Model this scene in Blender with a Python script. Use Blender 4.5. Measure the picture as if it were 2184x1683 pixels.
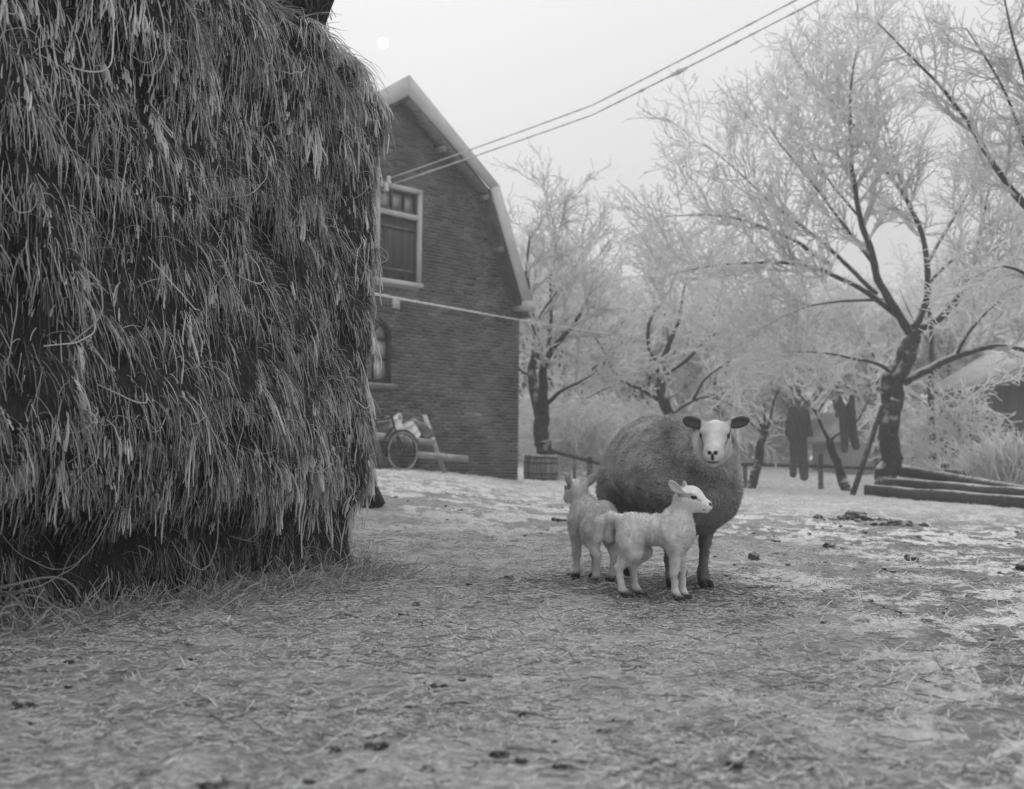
import bpy, math, random
import numpy as np
from mathutils import Matrix, Vector

# ------------------------------------------------------------------ scene, camera, light
S = bpy.context.scene
for o in list(bpy.data.objects):
    bpy.data.objects.remove(o)
COL = S.collection
rng = np.random.default_rng(11)
random.seed(5)

S.render.engine = 'CYCLES'
S.render.resolution_x, S.render.resolution_y = 1024, 789
S.cycles.use_denoising = True
S.cycles.max_bounces = 8
S.cycles.diffuse_bounces = 6
S.cycles.glossy_bounces = 2
S.cycles.transmission_bounces = 2
S.cycles.volume_bounces = 4
S.cycles.transparent_max_bounces = 6
S.cycles.sample_clamp_indirect = 4.0
S.view_settings.view_transform = 'Standard'
S.view_settings.look = 'None'
S.view_settings.gamma = 1.0
S.view_settings.use_curve_mapping = False
S.view_settings.exposure = 0.86

CAM_H = 0.55
PITCH = math.radians(3.43)
ROLL = math.radians(0.6)
FPX = 2457.0                                   # focal length in pixels of a 2184 px wide print
cam = bpy.data.cameras.new('camera')
cam.sensor_fit = 'HORIZONTAL'
cam.sensor_width = 120.0
cam.lens = 135.0
cam.clip_start = 0.05
cam.clip_end = 6000.0
cam.dof.use_dof = True
cam.dof.focus_distance = 5.0
cam.dof.aperture_fstop = 11.0
cam_o = bpy.data.objects.new('camera', cam)
COL.objects.link(cam_o)
CM = Matrix.Translation((0, 0, CAM_H)) @ (Matrix.Rotation(math.pi / 2 + PITCH, 4, 'X') @ Matrix.Rotation(ROLL, 4, 'Z'))
cam_o.matrix_world = CM
S.camera = cam_o
CR = np.array(CM.to_3x3())

SUN_EL = math.radians(20.2)
SUN_AZ = math.radians(-6.7)                    # from +Y, negative = to the left
W = bpy.data.worlds.new('World')
S.world = W
W.use_nodes = True
nt = W.node_tree
nt.nodes.clear()
sky = nt.nodes.new('ShaderNodeTexSky')
sky.sky_type = 'NISHITA'
sky.sun_disc = False
sky.sun_elevation = SUN_EL
sky.sun_rotation = SUN_AZ
sky.altitude = 0.0
sky.air_density = 1.0
sky.dust_density = 6.0
sky.ozone_density = 1.0
bw = nt.nodes.new('ShaderNodeRGBToBW')          # a monochrome print: the sky's luminance only
bg = nt.nodes.new('ShaderNodeBackground')
bg.inputs['Strength'].default_value = 0.10
wo = nt.nodes.new('ShaderNodeOutputWorld')
tcw = nt.nodes.new('ShaderNodeTexCoord')        # an overcast veil, brighter overhead as fog lit from above is, over the clear sky's gradient
sxw = nt.nodes.new('ShaderNodeSeparateXYZ')
clw = nt.nodes.new('ShaderNodeMath')
clw.operation = 'MAXIMUM'
clw.inputs[1].default_value = 0.0
veil = nt.nodes.new('ShaderNodeMath')
veil.operation = 'MULTIPLY_ADD'
veil.inputs[1].default_value = 6.0
veil.inputs[2].default_value = 2.15
fogsky = nt.nodes.new('ShaderNodeMath')
fogsky.operation = 'MULTIPLY_ADD'
fogsky.inputs[1].default_value = 0.0075
nt.links.new(tcw.outputs['Generated'], sxw.inputs[0])
nt.links.new(sxw.outputs['Z'], clw.inputs[0])
nt.links.new(clw.outputs[0], veil.inputs[0])
nt.links.new(sky.outputs[0], bw.inputs[0])
nt.links.new(bw.outputs[0], fogsky.inputs[0])
nt.links.new(veil.outputs[0], fogsky.inputs[2])
nt.links.new(fogsky.outputs[0], bg.inputs[0])
nt.links.new(bg.outputs[0], wo.inputs[0])

sun_dir = Vector((math.sin(SUN_AZ) * math.cos(SUN_EL), math.cos(SUN_AZ) * math.cos(SUN_EL), math.sin(SUN_EL)))
sl = bpy.data.lights.new('sun_lamp', 'SUN')
sl.energy = 1.5
sl.angle = math.radians(12)
sl.color = (1, 1, 1)
slo = bpy.data.objects.new('sun_lamp', sl)
slo.rotation_euler = sun_dir.to_track_quat('Z', 'Y').to_euler()
slo.location = (0, 0, 30)
COL.objects.link(slo)


# ------------------------------------------------------------------ helpers
def ray(u, v):
    """direction of the photograph's pixel (u, v) on a 2184 x 1683 grid, scaled so that its y is 1"""
    d = CR @ np.array([(u - 1092.0) / FPX, -(v - 841.5) / FPX, -1.0])
    return d / d[1]


def at(u, v, y):
    d = ray(u, v)
    return np.array([d[0] * y, y, CAM_H + d[2] * y])


def smooth(a, b, x):
    t = np.clip((np.asarray(x, float) - a) / (b - a), 0, 1)
    return t * t * (3 - 2 * t)


def _hash(ix, iy, iz, seed):
    n = (ix * 374761393 + iy * 668265263 + iz * 2147483647 + seed * 974711) & 0xffffffff
    n = ((n ^ (n >> 13)) * 1274126177) & 0xffffffff
    n = ((n ^ (n >> 16)) * 2246822519) & 0xffffffff
    return ((n ^ (n >> 15)) & 0xffff) / 65535.0


def noise3(x, y, z=0.0, seed=0):
    x, y, z = np.broadcast_arrays(np.asarray(x, float), np.asarray(y, float), np.asarray(z, float))
    fx, fy, fz = np.floor(x), np.floor(y), np.floor(z)
    ix, iy, iz = fx.astype(np.int64), fy.astype(np.int64), fz.astype(np.int64)
    tx, ty, tz = x - fx, y - fy, z - fz
    tx, ty, tz = tx * tx * (3 - 2 * tx), ty * ty * (3 - 2 * ty), tz * tz * (3 - 2 * tz)
    r = 0
    for a in (0, 1):
        for b in (0, 1):
            for c in (0, 1):
                w = (tx if a else 1 - tx) * (ty if b else 1 - ty) * (tz if c else 1 - tz)
                r = r + w * _hash(ix + a, iy + b, iz + c, seed)
    return r


def fbm(x, y, z=0.0, oct=3, seed=0):
    r, amp, tot = 0, 1.0, 0.0
    for k in range(oct):
        f = 2.0 ** k
        r = r + amp * noise3(x * f, y * f, np.asarray(z) * f, seed + k)
        tot += amp
        amp *= 0.5
    return r / tot


def unit(a):
    return a / np.maximum(np.linalg.norm(a, axis=-1, keepdims=True), 1e-9)


class Geo:
    """collects boxes, tubes and sheets; build() links them as ONE mesh object"""

    def __init__(self):
        self.v, self.q, self.t, self.n, self.tone = [], [], [], 0, []

    def add(self, verts, quads=None, tris=None, tone=1.0):
        verts = np.asarray(verts, float).reshape(-1, 3)
        if quads is not None and len(quads):
            self.q.append(np.asarray(quads, np.int64) + self.n)
        if tris is not None and len(tris):
            self.t.append(np.asarray(tris, np.int64) + self.n)
        self.v.append(verts)
        self.tone.append(np.broadcast_to(np.asarray(tone, float), (len(verts),)))
        self.n += len(verts)
        return self

    def box(self, c, size, ax=None, tone=1.0):
        c = np.asarray(c, float)
        h = np.asarray(size, float) / 2
        ax = np.eye(3) if ax is None else np.asarray(ax, float)
        s = np.array([[x, y, z] for x in (-1, 1) for y in (-1, 1) for z in (-1, 1)], float) * h
        return self.add(c + s @ ax, [(0, 1, 3, 2), (4, 6, 7, 5), (0, 4, 5, 1), (2, 3, 7, 6), (0, 2, 6, 4), (1, 5, 7, 3)], tone=tone)

    def beam(self, a, b, w, h, up=(0, 0, 1), tone=1.0):
        a, b = np.asarray(a, float), np.asarray(b, float)
        d = b - a
        L = np.linalg.norm(d)
        e = d / L
        s = np.cross(e, up)
        s = s / max(np.linalg.norm(s), 1e-9)
        t = np.cross(s, e)
        return self.box((a + b) / 2, (L, w, h), np.array([e, s, t]), tone)

    def tubes(self, P, R, k=6, cap=False, tone=1.0):
        P = np.asarray(P, float)
        R = np.asarray(R, float)
        if P.ndim == 2:
            P, R = P[None], R[None]
        n, m, _ = P.shape
        R = np.broadcast_to(R, (n, m))
        T = unit(np.gradient(P, axis=1))
        ref = np.zeros((n, 1, 3))
        vert = np.abs(T[:, :, 2]).mean(1) > 0.8
        ref[vert, 0] = (1, 0.13, 0)
        ref[~vert, 0] = (0.05, 0.02, 1)
        U = unit(np.cross(T, np.broadcast_to(ref, T.shape)))
        V = np.cross(T, U)
        a = np.arange(k) * 2 * math.pi / k
        ring = P[:, :, None] + R[:, :, None, None] * (np.cos(a)[None, None, :, None] * U[:, :, None] + np.sin(a)[None, None, :, None] * V[:, :, None])
        i = np.arange(n)[:, None, None] * m * k
        j = np.arange(m - 1)[None, :, None] * k
        q = np.arange(k)[None, None, :]
        q1 = (q + 1) % k
        A, B, C, D = i + j + q, i + j + q1, i + j + k + q1, i + j + k + q
        quads = np.stack([np.broadcast_to(x, (n, m - 1, k)) for x in (A, B, C, D)], -1).reshape(-1, 4)
        tn = np.asarray(tone, float)
        if tn.ndim == 1 and len(tn) == n:
            tn = np.repeat(tn, m * k)
        self.add(ring, quads, tone=tn)
        if cap:
            for e, flip in ((0, True), (m - 1, False)):
                for b in range(n):
                    c = P[b, e]
                    tri = []
                    for s in range(k):
                        p, r = 1 + s, 1 + (s + 1) % k
                        tri.append((0, r, p) if flip else (0, p, r))
                    self.add(np.vstack([c[None], ring[b, e]]), tris=tri, tone=float(tn.flat[0]))
        return self

    def lathe(self, prof, k=20, M=None, tone=1.0):
        prof = np.asarray(prof, float)
        a = np.arange(k) * 2 * math.pi / k
        v = np.stack([prof[:, None, 0] * np.cos(a), prof[:, None, 0] * np.sin(a), np.broadcast_to(prof[:, None, 1], (len(prof), k))], -1).reshape(-1, 3)
        if M is not None:
            M = np.asarray(M)
            v = v @ M[:3, :3].T + M[:3, 3]
        j = np.arange(len(prof) - 1)[:, None] * k
        q = np.arange(k)[None]
        q1 = (q + 1) % k
        quads = np.stack([j + q, j + q1, j + k + q1, j + k + q], -1).reshape(-1, 4)
        return self.add(v, quads, tone=tone)

    def prism(self, pts, off, tone=1.0):
        """polygon (n,3) pushed along off, capped by fans from its centre"""
        pts = np.asarray(pts, float)
        off = np.asarray(off, float)
        n = len(pts)
        v = np.vstack([pts, pts + off, pts.mean(0)[None], (pts + off).mean(0)[None]])
        q = [(i, (i + 1) % n, n + (i + 1) % n, n + i) for i in range(n)]
        t = [(2 * n, (i + 1) % n, i) for i in range(n)] + [(2 * n + 1, n + i, n + (i + 1) % n) for i in range(n)]
        return self.add(v, q, t, tone)

    def build(self, name, mat, parent=None, smooth=False, tone=False):
        V = np.vstack(self.v)
        Q = np.vstack(self.q) if self.q else np.zeros((0, 4), np.int64)
        T = np.vstack(self.t) if self.t else np.zeros((0, 3), np.int64)
        me = raw_mesh(name, V, Q, T, smooth)
        if tone:
            at_ = me.attributes.new('tone', 'FLOAT', 'POINT')
            at_.data.foreach_set('value', np.concatenate(self.tone).astype(np.float32))
        me.materials.append(mat)
        o = bpy.data.objects.new(name, me)
        COL.objects.link(o)
        if parent is not None:
            o.parent = parent
        return o


def raw_mesh(name, V, Q, T=None, smooth=False):
    me = bpy.data.meshes.new(name)
    T = np.zeros((0, 3), np.int64) if T is None else T
    nl = len(Q) * 4 + len(T) * 3
    me.vertices.add(len(V))
    me.vertices.foreach_set('co', np.asarray(V, np.float32).ravel())
    me.loops.add(nl)
    me.loops.foreach_set('vertex_index', np.concatenate([Q.ravel(), T.ravel()]).astype(np.int32))
    me.polygons.add(len(Q) + len(T))
    st = np.concatenate([np.arange(len(Q)) * 4, len(Q) * 4 + np.arange(len(T)) * 3]).astype(np.int32)
    me.polygons.foreach_set('loop_start', st)
    if smooth:
        me.polygons.foreach_set('use_smooth', np.ones(len(Q) + len(T), bool))
    me.update(calc_edges=True)
    me.validate()
    return me


def hair(name, P, R, tone, mat, parent=None):
    """strands: P (n,m,3), R (n,m) radii, tone (n,) grey value of each strand"""
    n, m, _ = P.shape
    hc = bpy.data.hair_curves.new(name)
    hc.add_curves([m] * n)
    hc.attributes['position'].data.foreach_set('vector', P.astype(np.float32).ravel())
    ra = hc.attributes.get('radius') or hc.attributes.new('radius', 'FLOAT', 'POINT')
    ra.data.foreach_set('value', np.broadcast_to(R, (n, m)).astype(np.float32).ravel())
    ta = hc.attributes.new('tone', 'FLOAT', 'CURVE')
    ta.data.foreach_set('value', np.asarray(tone, np.float32))
    hc.materials.append(mat)
    o = bpy.data.objects.new(name, hc)
    COL.objects.link(o)
    if parent is not None:
        o.parent = parent
    return o


def tag(o, label=None, cat=None, group=None, kind=None):
    for k, v in (('label', label), ('category', cat), ('group', group), ('kind', kind)):
        if v:
            o[k] = v
    return o


def empty(name, loc, label=None, cat=None, group=None, rz=0.0):
    o = bpy.data.objects.new(name, None)
    o.empty_display_size = 0.1
    COL.objects.link(o)
    o.matrix_world = Matrix.Translation(Vector(loc)) @ Matrix.Rotation(rz, 4, 'Z')
    return tag(o, label, cat, group)


def adopt(root, *objs):
    """parents world-space meshes to a thing's Empty without moving them"""
    inv = root.matrix_world.inverted()
    for o in objs:
        o.parent = root
        o.matrix_parent_inverse = inv
    return objs[0] if objs else None


# ------------------------------------------------------------------ materials (all grey: the photograph is black and white)
def mat(name, lo, hi, scale=8.0, rough=0.85, bump=0.0, bscale=None, frost=0.0, tone=False, detail=4.0, spec=0.3,
        stretch=(1, 1, 1), frost_col=0.75, fscale=9.0, fmin=0.35, frost_all=0.0):
    m = bpy.data.materials.new(name)
    m.use_nodes = True
    N, L = m.node_tree.nodes, m.node_tree.links
    b = N['Principled BSDF']
    b.inputs['Roughness'].default_value = rough
    b.inputs['Specular IOR Level'].default_value = spec
    tc = N.new('ShaderNodeTexCoord')
    mp = N.new('ShaderNodeMapping')
    mp.inputs['Scale'].default_value = stretch
    L.new(tc.outputs['Object'], mp.inputs[0])
    nz = N.new('ShaderNodeTexNoise')
    nz.inputs['Scale'].default_value = scale
    nz.inputs['Detail'].default_value = detail
    L.new(mp.outputs[0], nz.inputs['Vector'])
    mr = N.new('ShaderNodeMapRange')
    mr.inputs['From Min'].default_value = 0.3
    mr.inputs['From Max'].default_value = 0.7
    mr.inputs['To Min'].default_value = lo
    mr.inputs['To Max'].default_value = hi
    L.new(nz.outputs['Fac'], mr.inputs['Value'])
    out = mr.outputs[0]
    if tone:
        a = N.new('ShaderNodeAttribute')
        a.attribute_name = 'tone'
        mu = N.new('ShaderNodeMath')
        mu.operation = 'MULTIPLY'
        L.new(out, mu.inputs[0])
        L.new(a.outputs['Fac'], mu.inputs[1])
        out = mu.outputs[0]
    if frost or frost_all:
        ge = N.new('ShaderNodeNewGeometry')
        sx = N.new('ShaderNodeSeparateXYZ')
        L.new(ge.outputs['Normal'], sx.inputs[0])
        n2 = N.new('ShaderNodeTexNoise')
        n2.inputs['Scale'].default_value = fscale
        n2.inputs['Detail'].default_value = 5
        L.new(tc.outputs['Object'], n2.inputs['Vector'])
        ad = N.new('ShaderNodeMath')
        ad.operation = 'MULTIPLY_ADD'
        L.new(n2.outputs['Fac'], ad.inputs[0])
        ad.inputs[1].default_value = 1.2
        ad.inputs[2].default_value = -0.6
        ad2 = N.new('ShaderNodeMath')
        L.new(sx.outputs['Z'], ad2.inputs[0])
        L.new(ad.outputs[0], ad2.inputs[1])
        fr = N.new('ShaderNodeMapRange')
        fr.inputs['From Min'].default_value = fmin
        fr.inputs['From Max'].default_value = fmin + 0.55
        fr.inputs['To Min'].default_value = frost_all
        fr.inputs['To Max'].default_value = max(frost, frost_all)
        L.new(ad2.outputs[0], fr.inputs['Value'])
        mx = N.new('ShaderNodeMix')
        mx.data_type = 'FLOAT'
        L.new(fr.outputs[0], mx.inputs[0])
        L.new(out, mx.inputs[2])
        mx.inputs[3].default_value = frost_col
        out = mx.outputs[0]
    L.new(out, b.inputs['Base Color'])
    if bump:
        n3 = N.new('ShaderNodeTexNoise')
        n3.inputs['Scale'].default_value = bscale or scale * 4
        n3.inputs['Detail'].default_value = 6
        L.new(mp.outputs[0], n3.inputs['Vector'])
        bp = N.new('ShaderNodeBump')
        bp.inputs['Strength'].default_value = bump
        bp.inputs['Distance'].default_value = 0.02
        L.new(n3.outputs['Fac'], bp.inputs['Height'])
        L.new(bp.outputs[0], b.inputs['Normal'])
    return m


def strand_mat(name, k=1.0, rough=0.7, spec=0.25, trans=0.0):
    m = bpy.data.materials.new(name)
    m.use_nodes = True
    N, L = m.node_tree.nodes, m.node_tree.links
    b = N['Principled BSDF']
    b.inputs['Roughness'].default_value = rough
    b.inputs['Specular IOR Level'].default_value = spec
    a = N.new('ShaderNodeAttribute')
    a.attribute_name = 'tone'
    mu = N.new('ShaderNodeMath')
    mu.operation = 'MULTIPLY'
    L.new(a.outputs['Fac'], mu.inputs[0])
    mu.inputs[1].default_value = k
    L.new(mu.outputs[0], b.inputs['Base Color'])
    if trans:
        tr = N.new('ShaderNodeBsdfTranslucent')
        L.new(mu.outputs[0], tr.inputs[0])
        mx = N.new('ShaderNodeMixShader')
        mx.inputs[0].default_value = trans
        L.new(b.outputs[0], mx.inputs[1])
        L.new(tr.outputs[0], mx.inputs[2])
        L.new(mx.outputs[0], N['Material Output'].inputs[0])
    return m


M_STRAND = strand_mat('dry_strand')
M_RIME = strand_mat('rime_strand', rough=0.9, trans=0.25)
M_WOOL = strand_mat('wool_strand', rough=0.9, spec=0.1)
M_BARK = mat('rimed_bark', 0.018, 0.06, 18, 0.95, 0.9, 34, frost=0.9, fscale=6, fmin=0.22)
M_TWIG = mat('rime_twig', 0.82, 0.93, 3, 0.95, tone=True)
_n, _l = M_TWIG.node_tree.nodes, M_TWIG.node_tree.links   # rime lets some light through
_tr = _n.new('ShaderNodeBsdfTranslucent')
_l.new(_n['Principled BSDF'].inputs['Base Color'].links[0].from_socket, _tr.inputs[0])
_mx = _n.new('ShaderNodeMixShader')
_mx.inputs[0].default_value = 0.6
_l.new(_n['Principled BSDF'].outputs[0], _mx.inputs[1])
_l.new(_tr.outputs[0], _mx.inputs[2])
_l.new(_mx.outputs[0], _n['Material Output'].inputs[0])
M_WOOD = mat('grey_timber', 0.16, 0.3, 6, 0.85, 0.3, 40, stretch=(1, 1, 6), frost=0.6)
M_TAR = mat('tarred_timber', 0.012, 0.045, 5, 0.8, 0.3, 30, frost=0.75, fmin=0.6)
M_IRON = mat('dark_iron', 0.03, 0.07, 20, 0.6, frost=0.35)
# ------------------------------------------------------------------ the ground
GX = [-60, -6, -1.7, -0.6, 0.1, 0.9, 2.0, 3.2, 5.0, 60]
GH = [0.45, 0.47, 0.46, 0.36, 0.25, 0.19, 0.11, 0.05, 0.02, 0.0]


def base_h(x, y):
    x, y = np.asarray(x, float), np.asarray(y, float)
    g = np.interp(x, GX, GH)
    h = g * smooth(6.3, 14.5, y) - 0.05 * smooth(15.5, 18.5, y) * smooth(1.0, -0.5, x)
    far = smooth(29, 60, y) * 0.9 + smooth(60, 140, y) * 1.2
    h = h + far * smooth(-6, 2, x + 0.05 * y)
    h = h + (fbm(x * 0.5, y * 0.5, 0, 3, 3) - 0.5) * 0.07 * smooth(3.0, 7, np.hypot(x, y))
    return h


def frostiness(x, y):
    """0 straw-covered yard, 1 rimed turf"""
    a = smooth(0.09, 0.36, x / (np.abs(y) + 0.4) + (fbm(x * 0.9, y * 0.9, 0, 3, 21) - 0.5) * 0.30)
    b = smooth(7.5, 12.5, y + (fbm(x * 0.6, y * 0.6, 0, 2, 23) - 0.5) * 3.0)
    return np.clip(0.75 * a + b, 0, 1)


def rime_patch(x, y):
    """white patches of rime among the dark mud, streaky across the yard"""
    n = fbm(x * 2.9, y * 3.6, 0, 5, 131)
    m_ = fbm(x * 11, y * 13, 0, 3, 137)
    return smooth(0.485, 0.575, 0.55 * n + 0.45 * m_)


def ground_h(x, y):
    r = np.hypot(x, y)
    fr = frostiness(x, y)
    lump = (fbm(x * 5, y * 5, 0, 3, 7) - 0.5) * (0.030 + 0.035 * fr)
    fine = (fbm(x * 19, y * 19, 0, 2, 9) - 0.5) * (0.016 + 0.020 * fr)
    return base_h(x, y) + (lump + fine * smooth(14, 6, r)) * smooth(0.2, 0.9, r)


def ground_at(u, v, y0=1.2, y1=60.0):
    d = ray(u, v)
    ys = np.linspace(y0, y1, 6000)
    g = CAM_H + d[2] * ys - base_h(d[0] * ys, ys)
    k = np.argmax(g < 0)
    y = ys[k]
    return np.array([d[0] * y, y, float(ground_h(d[0] * y, y))])


rad = np.concatenate([np.geomspace(0.35, 1.1, 14)[:-1], np.geomspace(1.1, 13, 330)[:-1], np.geomspace(13, 232, 120)])
ang = np.concatenate([np.linspace(-34, 34, 420), np.linspace(34, 326, 70)[1:-1]]) * math.pi / 180
RR, AA = np.meshgrid(rad, ang, indexing='ij')
X, Y = RR * np.sin(AA), RR * np.cos(AA)
Z = ground_h(X, Y)
nr, na = X.shape
V = np.stack([X, Y, Z], -1).reshape(-1, 3)
i = np.arange(nr - 1)[:, None] * na
j = np.arange(na)[None]
j1 = (j + 1) % na
Q = np.stack([i + j, i + na + j, i + na + j1, i + j1], -1).reshape(-1, 4)
Q = Q[:, ::-1]
c0 = len(V)
V = np.vstack([V, [[0, 0, float(ground_h(0.0, 0.01))]]])
T = np.stack([np.full(na, c0), np.arange(na), (np.arange(na) + 1) % na], -1)
gm = raw_mesh('ground', V, Q, T, True)
fa = gm.attributes.new('frosty', 'FLOAT', 'POINT')
fv = np.append(frostiness(X, Y).ravel(), 0)
fa.data.foreach_set('value', fv.astype(np.float32))
ra_ = gm.attributes.new('rime', 'FLOAT', 'POINT')
ra_.data.foreach_set('value', np.append(rime_patch(X, Y).ravel(), 0).astype(np.float32))


def ground_material():
    m = bpy.data.materials.new('frozen_yard')
    m.use_nodes = True
    N, L = m.node_tree.nodes, m.node_tree.links
    b = N['Principled BSDF']
    b.inputs['Roughness'].default_value = 0.95
    b.inputs['Specular IOR Level'].default_value = 0.15
    tc = N.new('ShaderNodeTexCoord')

    def nz(sc, det, stretch=None):
        n = N.new('ShaderNodeTexNoise')
        n.inputs['Scale'].default_value = sc
        n.inputs['Detail'].default_value = det
        n.inputs['Roughness'].default_value = 0.65
        if stretch:
            mp = N.new('ShaderNodeMapping')
            mp.inputs['Scale'].default_value = stretch
            L.new(tc.outputs['Object'], mp.inputs[0])
            L.new(mp.outputs[0], n.inputs['Vector'])
        else:
            L.new(tc.outputs['Object'], n.inputs['Vector'])
        return n.outputs['Fac']

    def rng_(src, a, b_, c, d):
        r = N.new('ShaderNodeMapRange')
        for k, v in zip(('From Min', 'From Max', 'To Min', 'To Max'), (a, b_, c, d)):
            r.inputs[k].default_value = v
        L.new(src, r.inputs['Value'])
        return r.outputs[0]

    def mix(f, a, c):
        x = N.new('ShaderNodeMix')
        x.data_type = 'FLOAT'
        L.new(f, x.inputs[0])
        for s, k in ((a, 2), (c, 3)):
            if isinstance(s, float):
                x.inputs[k].default_value = s
            else:
                L.new(s, x.inputs[k])
        return x.outputs[0]

    straw = rng_(nz(28, 6), 0.33, 0.68, 0.08, 0.34)
    straw = mix(rng_(nz(3.2, 7), 0.42, 0.60, 0, 1), straw, rng_(nz(45, 5), 0.35, 0.7, 0.22, 0.50))
    mud = rng_(nz(24, 6), 0.35, 0.7, 0.05, 0.20)
    rime = rng_(nz(40, 5), 0.3, 0.7, 0.45, 0.8)
    pa = N.new('ShaderNodeAttribute')
    pa.attribute_name = 'rime'
    pn = N.new('ShaderNodeMath')
    pn.operation = 'MULTIPLY_ADD'
    L.new(nz(55, 5), pn.inputs[0])
    pn.inputs[1].default_value = 1.6
    pn.inputs[2].default_value = -0.8
    pm = N.new('ShaderNodeMath')
    L.new(pa.outputs['Fac'], pm.inputs[0])
    L.new(pn.outputs[0], pm.inputs[1])
    patch = rng_(pm.outputs[0], 0.35, 0.65, 0, 1)
    turf = mix(patch, mud, rime)
    at_ = N.new('ShaderNodeAttribute')
    at_.attribute_name = 'frosty'
    sx = N.new('ShaderNodeSeparateXYZ')
    L.new(tc.outputs['Object'], sx.inputs[0])
    dist = rng_(sx.outputs['Y'], 8.5, 15.0, 0, 1)
    meadow = rng_(nz(5, 8), 0.32, 0.62, 0.26, 0.62)
    col = mix(at_.outputs['Fac'], straw, turf)
    col = mix(dist, col, meadow)
    L.new(col, b.inputs['Base Color'])
    bp = N.new('ShaderNodeBump')
    bp.inputs['Strength'].default_value = 0.55
    bp.inputs['Distance'].default_value = 0.012
    L.new(nz(70, 6), bp.inputs['Height'])
    L.new(bp.outputs[0], b.inputs['Normal'])
    return m


gm.materials.append(ground_material())
go = bpy.data.objects.new('ground', gm)
COL.objects.link(go)
tag(go, 'frozen farmyard ground with trodden straw and rime', 'ground', None, 'structure')

# ------------------------------------------------------------------ the sun seen through the haze
sm = bpy.data.materials.new('sun_glow')
sm.use_nodes = True
sm.node_tree.nodes.clear()
em = sm.node_tree.nodes.new('ShaderNodeEmission')
em.inputs['Strength'].default_value = 1.6
mo = sm.node_tree.nodes.new('ShaderNodeOutputMaterial')
sm.node_tree.links.new(em.outputs[0], mo.inputs[0])
k = 24
lat = np.linspace(-math.pi / 2, math.pi / 2, 13)
g = Geo().lathe(np.stack([np.maximum(np.cos(lat), 1e-3), np.sin(lat)], -1) * 9.0, k)
so = g.build('sun', sm, None, True)
so.location = Vector((0, 0, CAM_H)) + sun_dir * 2200
tag(so, 'small white sun disc shining through thin haze above the barn roof', 'sun')

# ------------------------------------------------------------------ the brick barn
WA = math.radians(43.7)
WP = np.array([0.13, 22.82])                  # right corner of the gable
WD = np.array([-math.sin(WA), -math.cos(WA)])  # along the gable, to the left and nearer
WN = np.array([math.cos(WA), -math.sin(WA)])   # out of the gable
WAX = np.array([[WD[0], WD[1], 0], [WN[0], WN[1], 0], [0, 0, 1]])


def wp(s, z, off=0.0):
    p = WP + WD * s + WN * off
    return np.array([p[0], p[1], z])


def wall_sz(u, v, off=0.0):
    """where the sight line of a pixel meets the gable plane (moved out by off)"""
    d = ray(u, v)
    n = np.array([WN[0], WN[1], 0])
    p0 = wp(0, 0, off)
    o = np.array([0, 0, CAM_H])
    t = np.dot(p0 - o, n) / np.dot(d, n)
    p = o + d * t
    return float(np.dot(p[:2] - WP, WD)), float(p[2])


barn = empty('brick_barn', wp(3.3, 0.3), 'dark brick barn with pale bargeboards on its kinked gable behind the haystack', 'barn')
OV = 0.30                                      # the verge stands this far out of the gable
sa, za = wall_sz(869, 204, OV)
zk = wall_sz(1044, 402, OV)
ze = wall_sz(1112, 655)
apex_s = sa
B_W = 2 * sa
KS, KZ = zk[0] - 0.05, zk[1] + 0.04
ZA = za + 0.03
ZE = ze[1]
prof = [(0.0, 0.0), (0.0, ZE), (KS, KZ), (apex_s, ZA), (B_W - KS, KZ), (B_W, ZE), (B_W, 0.0)]
M_MORTAR = mat('mortar', 0.34, 0.44, 9, 0.95, frost_all=0.0)
M_BRICK = mat('dull_brick', 0.085, 0.17, 1.6, 0.92, 0.35, 60, tone=True)
M_PALE = mat('pale_paint', 0.42, 0.52, 3, 0.6, 0.1, 60)
M_SHUT = mat('dark_green_paint', 0.05, 0.075, 4, 0.6, 0.15, 40, stretch=(4, 4, 1))
M_GLASS = mat('dim_glass', 0.12, 0.42, 2.6, 0.08, spec=0.9)  # pale mottled base paints reflected sky into the panes
M_TILE = mat('roof_tile', 0.05, 0.1, 6, 0.85, frost=0.8)
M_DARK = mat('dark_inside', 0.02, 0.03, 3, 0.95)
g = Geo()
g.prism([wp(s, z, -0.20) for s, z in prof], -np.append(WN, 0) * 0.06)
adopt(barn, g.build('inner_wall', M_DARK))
g = Geo()
back = np.append(-WN, 0) * 9.0
for s_ in (0.012, B_W - 0.252):
    a, b_ = wp(s_, 0, -0.26), wp(s_, ZE - 0.05, -0.26)
    c_, d_ = wp(s_ + 0.24, ZE - 0.05, -0.26), wp(s_ + 0.24, 0, -0.26)
    g.prism([a, b_, c_, d_], back)
adopt(barn, g.build('side_wall', M_BRICK, tone=True))

# openings on the gable, measured on the photograph
f_r, f_t = wall_sz(898, 407)
f_l, f_b = wall_sz(797, 599)
f_b = wall_sz(896, 616)[1]
FL, FR_, FB, FT = f_l, f_r, f_b, f_t            # loft frame: s from FR_ (right) to FL (left)
aw_r, aw_b = wall_sz(832, 819)
aw_c = wall_sz(798, 760)[0]
AR = aw_c - aw_r                                # half width of the arched window (with its dark frame)
aw_t = wall_sz(800, 676)[1]
aw_spring = aw_t - AR
AB = aw_b


def gable_half(z):
    """s range of the brickwork at height z"""
    if z < ZE:
        lo = 0.0
    elif z < KZ:
        lo = KS * (z - ZE) / (KZ - ZE)
    else:
        lo = KS + (apex_s - KS) * (z - KZ) / (ZA - KZ)
    return lo, B_W - lo


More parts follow.
